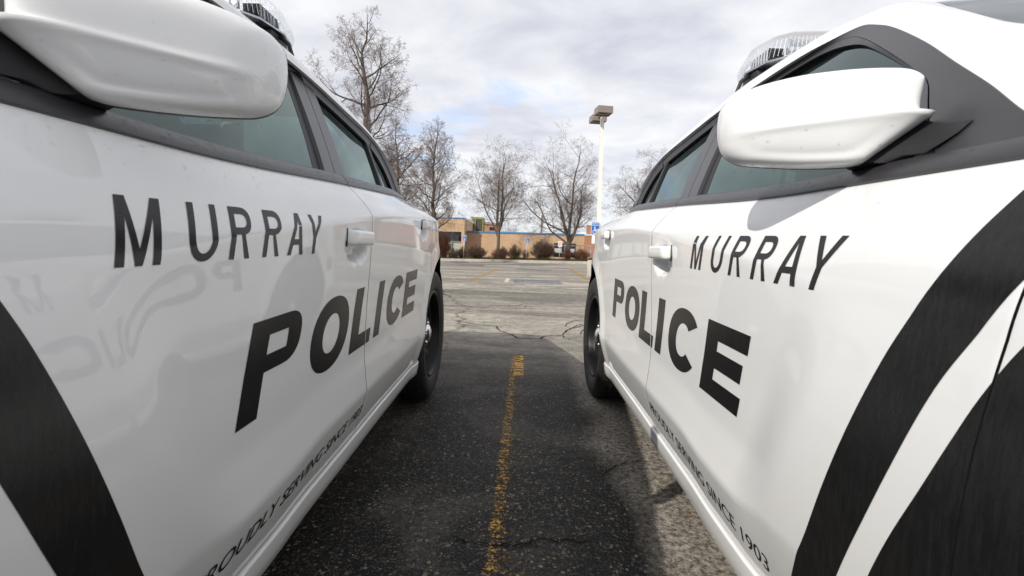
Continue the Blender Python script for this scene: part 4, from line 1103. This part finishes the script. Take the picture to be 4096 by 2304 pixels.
# taller entrance wing
ox0, ox1 = xc-8.0, at(1845, 950, YN).x; oz = at(1800, 925, YN).z
mb = MB()
wall(mb, -30, ox0, YN, -1.2, lambda x, y: NZ(x)-.08); wall(mb, ox1, xc, YN, -1.2, lambda x, y: NZ(x)-.08, .5); wall(mb, ox0, ox1, YN, oz, lambda x, y: NZ(x)-.08, .5)
mb.prism([(xc-.3, YN+.5), (xc, YN+.5), (xc, 76), (xc-.3, 76)], -1.2, lambda x, y: NZ(x)-.08)
mb.build('entrance_wall', 'brick', bld, False)
mb = MB(); mb.prism([(-30, YN-.04), (xc+.04, YN-.04), (xc+.04, YN+.5), (-30, YN+.5)], lambda x, y: NZ(x)-.08, lambda x, y: NZ(x)+.03); mb.build('roof_fascia', 'bluefascia', bld, False)
mb = MB(); mb.prism([(xc-.34, YN+.5), (xc+.04, YN+.5), (xc+.04, 76), (xc-.34, 76)], lambda x, y: NZ(x)-.08, lambda x, y: NZ(x)+.03); mb.build('roof_fascia', 'whitefascia', bld, False)
MB().prism([(-30, YN+.52), (xc-.35, YN+.52), (xc-.35, 76), (-30, 76)], lambda x, y: NZ(x)-.4, lambda x, y: NZ(x)-.1).build('flat_roof', 'roofgrey', bld, False)
ent = MB(); oh = at(1800, 965, YN).z
for k in range(9): x = ox1-1.0*k; ent.box((x-.035, YN+.9, -1.2), (x+.035, YN+.99, oz))
ent.box((ox0, YN+.9, oh-.03), (ox1, YN+.985, oh+.03))
e_ = ent.build('entrance_glazing', 'winframe', bld, False)
MB().box((ox0, YN+1.0, oh), (ox1, YN+1.03, oz)).build('upper_pane', 'winddark', e_, False)
MB().box((ox0, YN+1.0, -1.2), (ox1, YN+1.03, oh)).build('lower_pane', 'frost', e_, False)
c0, c1 = at(1728, 868, 56), at(1794, 852, 56)
cl_ = MB(); cl_.prism([(-14, 56), (c1.x, 56), (c1.x, 59), (-14, 59)], lambda x, y: NZ(x)-.2, lambda x, y: c1.z); cls = cl_.build('roof_monitor', 'panel', bld, False)
MB().box((-13.8, 55.95, c0.z+.02), (c1.x-.35, 55.99, c1.z-.12)).build('monitor_pane', 'winframe', cls, False)
tag(bld, 'low tan brick building with blue roof edge and taller entrance wing', 'building')
# rooftop machine
u0, u1 = at(1880, 922, 58), at(1932, 869, 58); um = at(1899, 880, 58)
un = empty('rooftop_cooling_unit', (um.x, 58, u0.z-.1))
def rel(mb): 
    mb.v = [(x-um.x, y-58, z-(u0.z-.1)) for x, y, z in mb.v]; return mb
fr = MB()
for x in (um.x+.04, u1.x):
    for y in (58, 60.2): fr.box((x-.05, y-.08, u0.z-.1), (x+.08, y+.08, u1.z-.05))
fr.box((u0.x, 57.9, u1.z-.17), (u1.x+.08, 58.1, u1.z)); fr.box((u0.x, 60.1, u1.z-.17), (u1.x+.08, 60.3, u1.z)); fr.box((u1.x-.09, 58.1, u1.z-.17), (u1.x+.09, 60.1, u1.z-.001))
rel(fr).build('steel_frame', 'yellowsteel', un, False)
rel(MB().box((um.x+.08, 58.03, u0.z-.05), (u1.x-.08, 60, u1.z-.25))).build('screen_panel', 'screenmesh', un, False)
rel(MB().box((at(1860, 900, 58).x, 58.3, u0.z-.1), (um.x-.08, 60, at(1890, 876, 58).z))).build('duct_box', 'roofgrey', un, False)
tag(un, 'rooftop unit in a yellow-green steel frame with dark screen panel', 'rooftop unit')
# another building further back and a chimney
q0, q1 = at(1932, 925, 78), at(1985, 890, 78)
b2 = empty('background_building', (q0.x, 78, 0))
MB().prism([(0, 0), (q1.x-q0.x, 0), (q1.x-q0.x, 9), (0, 9)], -1, lambda x, y: q1.z-.3-.02*x).build('brick_wall', 'brick2', b2, False)
MB().prism([(-.3, -.2), (q1.x-q0.x+.2, -.2), (q1.x-q0.x+.2, 9), (-.3, 9)], lambda x, y: q1.z-.3-.02*x, lambda x, y: q1.z-.02*x).build('roof', 'roofgrey', b2, False)
MB().box((1.0, -.05, q0.z+.2), (q1.x-q0.x-.2, 0.02, q1.z-.75)).build('window', 'winddark', b2, False)
tag(b2, 'small brick building with flat roof behind the rooftop unit', 'building')
h0, h1 = at(2349, 936, 62), at(2363, 904, 62)
ch = MB(); ch.box((h0.x, 62, h0.z-.8), (h1.x+.15, 62.9, h1.z)); ch.box((h0.x-.05, 61.95, h1.z), (h1.x+.2, 62.95, h1.z+.08))
tag(ch.build('chimney', 'brick2', None, False), 'square red brick chimney above the right end of the roof', 'chimney')

# ---------------------------------------------------------------- posts, signs, lamp
def wheelchair(s):
    """white wheelchair symbol, unit box, as flat outlines"""
    L = []
    L.append(ell(.40, .93, .075, .075, 0, 340, 16))
    L.append([(.35, .84), (.46, .84), (.48, .62), (.70, .62), (.70, .53), (.49, .53), (.50, .46), (.74, .46), (.86, .17), (.95, .20), (.96, .13), (.82, .07), (.67, .37), (.38, .37)])
    a = ell(.42, .28, .30, .28, 118, 372, 26); b = ell(.42, .28, .225, .21, 372, 118, 26); L.append(a+b)
    me = bpy.data.meshes.new('wheelchair_symbol'); bm = bmesh.new()
    for lp in L:
        m1 = fill2d([lp]); bm.from_mesh(m1)
    for v in bm.verts: v.co = Vector(((v.co.x-.5)*s, -.006, (v.co.y-.5)*s))
    bm.to_mesh(me); bm.free(); me.materials.append(M['signwhite']); return me
def plate(w, h, r, y0, y1, mat, name):
    o = []
    for cx, cz, a in ((w/2-r, h/2-r, 0), (-w/2+r, h/2-r, 90), (-w/2+r, -h/2+r, 180), (w/2-r, -h/2+r, 270)):
        o += [(cx+r*math.cos(R(a+15*k)), cz+r*math.sin(R(a+15*k))) for k in range(7)]
    n = len(o)
    return mesh(name, [(x, y0, z) for x, z in o]+[(x, y1, z) for x, z in o], [tuple(range(n)), tuple(range(n, 2*n))[::-1]]+[(i, n+i, n+(i+1) % n, (i+1) % n) for i in range(n)], mat, False)
def txt(s, size, mat, y=-.006):
    me = text2d(s); xs = [v.co.x for v in me.vertices]; c = (min(xs)+max(xs))/2
    for v in me.vertices: v.co = Vector(((v.co.x-c)*size, y, v.co.y*size))
    me.materials.clear(); me.materials.append(M[mat]); return me
def sign_blue(name, px, py, pbot, D, w, h, tilt, label, post=True, words=True, group='disabled parking signs', lower=False):
    c = at(px, py, D); gz = terrain(c.x, D)+.1
    e = empty(name, (c.x, D, gz)); H = c.z-gz
    if post:
        pm = MB().tube([(-tilt*0, .03, -.2), (tilt, .03, H+h/2-.02)], .030, 8); link('post', pm.mesh('post', 'galv'), e)
    else: tilt = 0
    f = link('sign_plate', plate(w, h, .03, .0, .003, 'signwhite', 'sign_plate'), e); f.location = (tilt, -.004, H)
    b = link('blue_field', plate(w*.92, h*.95, .025, -.002, .001, 'signblue', 'blue_field'), f); b.location = (0, -.002, 0)
    s = link('wheelchair_symbol', wheelchair(h*.56), f); s.location = (.0, 0, -h*.16)
    if words:
        for k, t in enumerate(('RESERVED', 'PARKING')):
            q = link('lettering', txt(t, h*.165, 'signwhite'), f); q.location = (0, 0, h*(.34-.155*k))
    if lower:
        l2 = link('lower_plate', plate(w*.75, h*.62, .02, 0, .003, 'signwhite', 'lower_plate'), e); l2.location = (tilt, -.004, H-h*.5-h*.42)
    tag(e, label, 'sign', group); return e
sign_blue('parking_sign', 1856.5, 952, 1026, 38.9, .30, .46, .02, 'blue disabled parking sign on a post beside the dark entrance', group='disabled parking signs')
sign_blue('parking_sign', 2107.5, 959.5, 1030, 38.9, .30, .46, .04, 'blue disabled parking sign left of the big round shrub')
c = at(2240.5, 976.5, 38.8); gz = terrain(c.x, 38.8)+.1
e = empty('notice_sign', (c.x, 38.8, gz))
link('post', MB().tube([(-.02, .03, -.2), (0, .03, c.z-gz+.2)], .03, 8).mesh('post', 'galv'), e)
f = link('sign_plate', plate(.31, .46, .02, 0, .003, 'signwhite', 'sign_plate'), e); f.location = (0, -.004, c.z-gz)
rl = MB()
for k in range(5): rl.box((-.11+.01*(k % 2), -.006, .15-.075*k-.018), (.11-.015*(k % 3), -.001, .15-.075*k+.012))
link('red_print', rl.mesh('red_print', 'signred', False), f)
tag(e, 'small white sign with red print on a post in front of the window', 'sign')

# lamp post with concrete foot
lp = ground_at(2386, 1104); D = lp.y; zb0 = terrain(lp.x, D)
T = Vector((-.0135, 0, 1)).normalized()
lampo = empty('street_lamp', (lp.x, D, zb0))
ft = MB(); ft.lathe([(.0, 0), (.0, 0)], 4); ft = MB()
n = 28; hgt = (1104-1042)/CF*D*1.0
rows = [[(.37*k*math.cos(2*math.pi*i/n), .37*k*math.sin(2*math.pi*i/n), z) for i in range(n)] for k, z in ((1, -.2), (1, hgt-.03), (.97, hgt-.01), (.92, hgt), (.05, hgt+.005))]
ft.grid(rows, True); link('concrete_foot', ft.mesh('concrete_foot', 'concrete', True, 40), lampo)
topz = at(2396, 470, D).z-zb0
sq = MB(); w = .068
rows = []
for z, k in ((hgt, 1.0), (topz, .92)):
    o = T*z; rows.append([(o.x+sx*w*k, o.y+sy*w*k, z) for sx, sy in ((-1, -1), (-.8, -1), (.8, -1), (1, -1), (1, -.8), (1, .8), (1, 1), (.8, 1), (-.8, 1), (-1, 1), (-1, .8), (-1, -.8))])
sq.grid(rows, True); sq.box((-.14, -.14, hgt), (.14, .14, hgt+.03)); link('pole', sq.mesh('pole', 'whitepaint', True, 40), lampo)
def head(dy, yaw):
    mb = MB(); a, b, hh = .27, .27, .23
    mb.add([(-a, -b, 0), (a, -b, 0), (a, b, 0), (-a, b, 0), (-a*.98, -b*.98, hh), (a*.98, -b*.98, hh), (a*.98, b*.98, hh), (-a*.98, b*.98, hh)], [(4, 5, 6, 7), (0, 1, 5, 4), (1, 2, 6, 5), (2, 3, 7, 6), (3, 0, 4, 7)])
    mb.add([(-a, -b, 0), (a, -b, 0), (a, b, 0), (-a, b, 0), (-a*.86, -b*.86, 0), (a*.86, -b*.86, 0), (a*.86, b*.86, 0), (-a*.86, b*.86, 0), (-a*.86, -b*.86, .05), (a*.86, -b*.86, .05), (a*.86, b*.86, .05), (-a*.86, b*.86, .05)],
           [(0, 1, 5, 4), (1, 2, 6, 5), (2, 3, 7, 6), (3, 0, 4, 7), (4, 5, 9, 8), (5, 6, 10, 9), (6, 7, 11, 10), (7, 4, 8, 11)])
    h_ = link('lamp_head', mb.mesh('lamp_head', 'lamphead', False), lampo)
    gl = MB(); gl.box((-a*.85, -b*.85, .045), (a*.85, b*.85, .05)); link('lamp_glass', gl.mesh('lamp_glass', 'roofgrey', False), h_)
    rf = MB()
    rows = [[(rr*math.cos(2*math.pi*i/16), rr*.75*math.sin(2*math.pi*i/16), z) for i in range(16)] for rr, z in ((.17, .04), (.10, .035), (.03, .03))]
    rf.grid(rows, True); link('reflector', rf.mesh('reflector', 'screenmesh', False), h_)
    h_.rotation_euler = (0, 0, yaw); return h_
h1 = head(0, .12); h2 = head(0, .12)
p1 = at(2414, 446, D-.55); p2 = at(2391, 488, D+.55)
h1.location = (p1.x-lp.x, -.55, p1.z-zb0-.10); h2.location = (p2.x-lp.x, .55, p1.z-zb0-.10)
arm_ = MB().tube([(p1.x-lp.x, -.30, p1.z-zb0+.01), (p2.x-lp.x, .30, p1.z-zb0+.01)], .035, 8); link('arm', arm_.mesh('arm', 'lamphead'), lampo)
tag(lampo, 'white parking lot lamp post with two box lamp heads and concrete foot', 'lamp post')
e = sign_blue('parking_sign', 2381.5, 913, 0, D-.12, .305, .46, 0, 'blue reserved parking sign on the white lamp post', post=False, lower=True)

# utility pole and fence rail
c0, c1 = at(2166, 935, 80), at(2167, 862, 80)
up_ = empty('utility_pole', (c0.x, 80, -1)); mb = MB().tube([(0, 0, 0), (0, 0, c1.z+1)], .14, 8); link('pole', mb.mesh('pole', 'wood'), up_)
link('crossarm', MB().box((-.25, -.08, c1.z+.3), (.9, .08, c1.z+.42)).mesh('crossarm', 'wood', False), up_)
tag(up_, 'thin wooden utility pole behind the low roof', 'utility pole')
f0, f1 = at(2302, 983, 40.5), at(2364, 983.5, 40.5); fz = terrain(f0.x, 40.5)
fe = empty('wire_fence', (f0.x, 40.5, fz)); mb = MB()
L = 6.0; hgt = f0.z-fz
link('top_rail', MB().tube([(0, 0, hgt), (L, 0, hgt+.1)], .022, 6).mesh('top_rail', 'galv'), fe)
for k in range(5): link('post', MB().tube([(f1.x-f0.x+(k-1)*1.9*1, 0, -.1), (f1.x-f0.x+(k-1)*1.9, 0, hgt)], .028, 6).mesh('post', 'galv'), fe) if k else None
wm = MB()
for k in range(40):
    wm.tube([(k*.15, .0, 0), (min(L, k*.15+hgt), 0, min(hgt, L-k*.15))], .0035, 3, False); wm.tube([(k*.15, .004, hgt), (min(L, k*.15+hgt), .004, max(0, hgt-(L-k*.15)))], .0035, 3, False)
link('wire_mesh', wm.mesh('wire_mesh', 'galv'), fe)
tag(fe, 'grey wire mesh fence with top rail beyond the right hand shrubs', 'fence')

# ---------------------------------------------------------------- bare trees
def grow(seed, H, r0, fork, spread, nlimb=5, up=.30, levels=4, leader=False, width=.30, kid=(9, 8, 6, 4)):
    """bare deciduous tree: returns (trunk, limbs, fine twigs)"""
    rnd = random.Random(seed); trunk, limbs, twigs = MB(), MB(), MB()
    KID = kid
    def branch(p, d, L, r, lev):
        n = (8, 6, 4, 3, 2)[min(lev, 4)]; pts, rad, dirs = [p.copy()], [r], [d.copy()]
        wob = (.15, .19, .24, .26, .28)[min(lev, 4)]
        for i in range(n):
            d = (d+Vector((rnd.gauss(0, wob), rnd.gauss(0, wob), rnd.gauss(0, wob*.8)+(up*(.30, .16, .05, 0, -.05)[min(lev, 4)])))).normalized()
            p = p+d*(L/n); pts.append(p.copy()); dirs.append(d.copy()); rad.append(max(.0035, r*(1-(i+1)/n*.82)))
        (limbs if lev < 2 else twigs).tube(pts, rad, (7, 5, 4, 3, 3)[min(lev, 4)], False)
        if lev >= levels: return
        k = KID[min(lev, 3)]+rnd.choice((-1, 0, 0, 1)); roll = rnd.uniform(0, 6.28)
        for j in range(k):
            t = .16+.84*(j+rnd.random()*.7)/k
            i = min(n-1, int(t*n)); f = min(1, t*n-i); q = pts[i].lerp(pts[i+1], f)
            roll += 2.4+rnd.uniform(-.5, .5)
            ax = Matrix.Rotation(roll, 3, dirs[i+1]) @ dirs[i+1].orthogonal().normalized()
            ang = rnd.uniform(.60, 1.20) if lev else rnd.uniform(.55, 1.15)
            nd = (dirs[i+1]*math.cos(ang)+ax*math.sin(ang)).normalized()
            ln = L*rnd.uniform(.36, .62)*(1.20-.58*t)*(1.12 if lev > 1 else 1)
            branch(q, nd, ln, max(.0045, rad[i]*rnd.uniform(.36, .55)), lev+1)
    top = H*.97 if leader else fork
    m_ = 22 if leader else 9; pts, rad = [], []; p = Vector((0, 0, -.1))
    for i in range(m_):
        t = i/(m_-1); pts.append(p.copy()); rad.append(max(.012, r0*(1.25 if i == 0 else 1.05*(1-t)**.85+.03 if leader else 1.05-.25*t)))
        p = p+Vector((rnd.gauss(0, .05)*top/9, rnd.gauss(0, .05)*top/9, top/(m_-1)))
    trunk.tube(pts, rad, 12)
    if leader:
        nb = 30
        for k in range(nb):
            t = .22+.76*(k/nb)+rnd.uniform(-.01, .01); i = min(m_-2, int(t*(m_-1))); q = pts[i].lerp(pts[i+1], t*(m_-1)-i)
            a = k*2.4+rnd.uniform(-.5, .5); el = rnd.uniform(.22, .75)+.6*max(0, t-.6)
            d = Vector((math.cos(el)*math.cos(a), math.cos(el)*math.sin(a), math.sin(el)))
            L = H*width*(1.0 if t < .5 else 1.0-.85*((t-.5)/.5)**1.3)*rnd.uniform(.62, 1.1)
            branch(q, d, L, rad[i]*rnd.uniform(.26, .42)+.008, 1 if L < H*.16 else 0)
    else:
        for k in range(nlimb):
            a = 2*math.pi*(k+rnd.uniform(-.3, .3))/nlimb; tilt = spread*rnd.uniform(.5, 1.2) if k else .07
            d = Vector((math.sin(tilt)*math.cos(a), math.sin(tilt)*math.sin(a), math.cos(tilt)))
            L = (H-fork)*rnd.uniform(.80, 1.0)*(1.0 if k == 0 else (.85 if tilt < .6 else .68))
            branch(pts[-1]-Vector((0, 0, .12*(k % 4)*fork)), d, L, r0*rnd.uniform(.42, .58)*(1.3 if k == 0 else 1), 0)
    return trunk, limbs, twigs
def tree(px, pbase, ptop, D, label, seed, r0, forkf, spread, nlimb, **kw):
    c = at(px, pbase, D); gz = terrain(c.x, D)+(.1 if D > 38.2 and D < 48 else 0)
    H = at(px, ptop, D).z-gz
    e = empty('bare_tree', (c.x, D, gz))
    tr, li, tw = grow(seed, H, r0, H*forkf, spread, nlimb=nlimb, **kw)
    top = max(v[2] for v in tw.v); k = H/top
    for m_ in (tr, li, tw): m_.v = [(x*k, y*k, z*k) for x, y, z in m_.v]
    tr.build('trunk', 'bark', e); cr = li.build('limbs', 'bark', e); tw.build('crown', 'twig', e, False)
    tag(e, label, 'tree', 'bare trees beyond the parking lot'); return e
tree(1452, 900, 8, 24.0, 'tallest bare tree, rising behind the left police car roof', 11, .24, .30, .50, 7, leader=True, width=.31, kid=(7, 6, 5, 3))
tree(1592, 900, 470, 31.0, 'bare tree half hidden by the tallest tree, behind the left car boot', 23, .15, .30, .62, 6, leader=True, width=.26, kid=(7, 6, 5, 3))
tree(1735, 950, 462, 39.5, 'bare tree with low dark limbs just right of the left police car', 31, .19, .26, .50, 6, leader=True, width=.27, kid=(8, 7, 5, 3))
tree(1992, 1035, 520, 39.3, 'bare slender tree in front of the blank brick wall', 47, .15, .27, .62, 6)
tree(2272, 1035, 512, 39.6, 'bare wide spreading tree between the big shrub and the lamp post', 58, .21, .22, .78, 8)
tree(2610, 1040, 560, 42.0, 'bare tree rising behind the right police car boot', 64, .19, .25, .75, 7)
tree(2030, 930, 860, 110, 'small distant bare tree above the middle of the low roof', 71, .18, .25, .7, 5, levels=3)
tree(2290, 930, 862, 105, 'small distant bare tree left of the chimney', 75, .2, .2, .9, 6, levels=3)

# ---------------------------------------------------------------- shrubs
def shrub(px, pbase, w_px, ptop, D, n, mat, label, seed, name='bare_shrub', round_=False):
    rnd = random.Random(seed); c = at(px, pbase, D); gz = terrain(c.x, D)+.10
    Wd = w_px/CF*D; H = at(px, ptop, D).z-gz
    mb = MB()
    for k in range(n):
        a = rnd.uniform(0, 6.283); rr = math.sqrt(rnd.random()); hx, hy = math.cos(a)*rr*Wd*.5, math.sin(a)*rr*Wd*.42
        hz = H*(math.sqrt(max(.05, 1-(rr*.92)**2)) if round_ else (1-.45*rr*rr))*rnd.uniform(.72, 1.0)
        b = Vector((hx*.22+rnd.gauss(0, .05), hy*.22, 0)); e = Vector((hx, hy, hz)); mid = b.lerp(e, .5)+Vector((hx*.10, hy*.1, H*.06))+Vector((rnd.gauss(0, .05), rnd.gauss(0, .05), 0))
        mb.tube([b, mid, e], [.012, .007, .003], 3, False)
        for q in range(6):
            t = rnd.uniform(.35, .98); s = b.lerp(mid, t*2) if t < .5 else mid.lerp(e, t*2-1)
            d = (e-b).normalized()+Vector((rnd.gauss(0, .65), rnd.gauss(0, .65), rnd.gauss(0, .4)))
            L = H*rnd.uniform(.10, .26); m2 = s+d.normalized()*L*.5+Vector((rnd.gauss(0, .02),)*3); t2 = s+d.normalized()*L
            t2.z = min(t2.z, H*1.02)
            mb.tube([s, m2, t2], [.006, .0045, .0025], 3, False)
            d2 = d.normalized()+Vector((rnd.gauss(0, .7), rnd.gauss(0, .7), rnd.gauss(0, .5))); mb.tube([m2, m2+d2.normalized()*L*.5], [.004, .002], 3, False)
    o = mb.build(name, mat, None, False); o.location = (c.x, D, gz); tag(o, label, 'shrub', 'bare shrubs along the planting bed'); return o
shrub(1772, 1030, 58, 924, 40.0, 260, 'twigred', 'rounded red-brown shrub beside the left police car rear', 1, round_=True)
shrub(1812, 1030, 60, 990, 39.2, 150, 'twigbrown', 'low dark brown shrub below the dark entrance glass', 2)
shrub(1848, 1030, 40, 983, 39.6, 90, 'twigbrown', 'dark brown shrub behind the left disabled parking sign', 3)
shrub(1903, 1031, 92, 980, 39.4, 260, 'twigbrown', 'wide brown shrub right of the left disabled parking sign', 4)
shrub(1985, 1030, 40, 992, 39.3, 70, 'twigred', 'thin shrub at the foot of the slender tree', 5)
shrub(2013, 1030, 46, 982, 39.6, 110, 'twigbrown', 'small brown shrub right of the slender tree trunk', 6, round_=True)
shrub(2057, 1030, 56, 974, 39.5, 150, 'twigbrown', 'small rounded brown shrub left of the middle parking sign', 7, round_=True)
shrub(2100, 1031, 30, 994, 39.9, 40, 'twigred', 'thin low twigs behind the middle parking sign post', 8)
shrub(2172, 1034, 104, 957, 39.5, 420, 'twigbrown', 'big dense round brown shrub right of the middle parking sign', 9, round_=True)
shrub(2268, 1033, 44, 992, 39.2, 90, 'twigred', 'thin reddish shrub at the foot of the wide tree', 10)
shrub(2322, 1034, 76, 990, 39.6, 170, 'twigred', 'wide reddish twiggy shrub in front of the wire fence', 12)
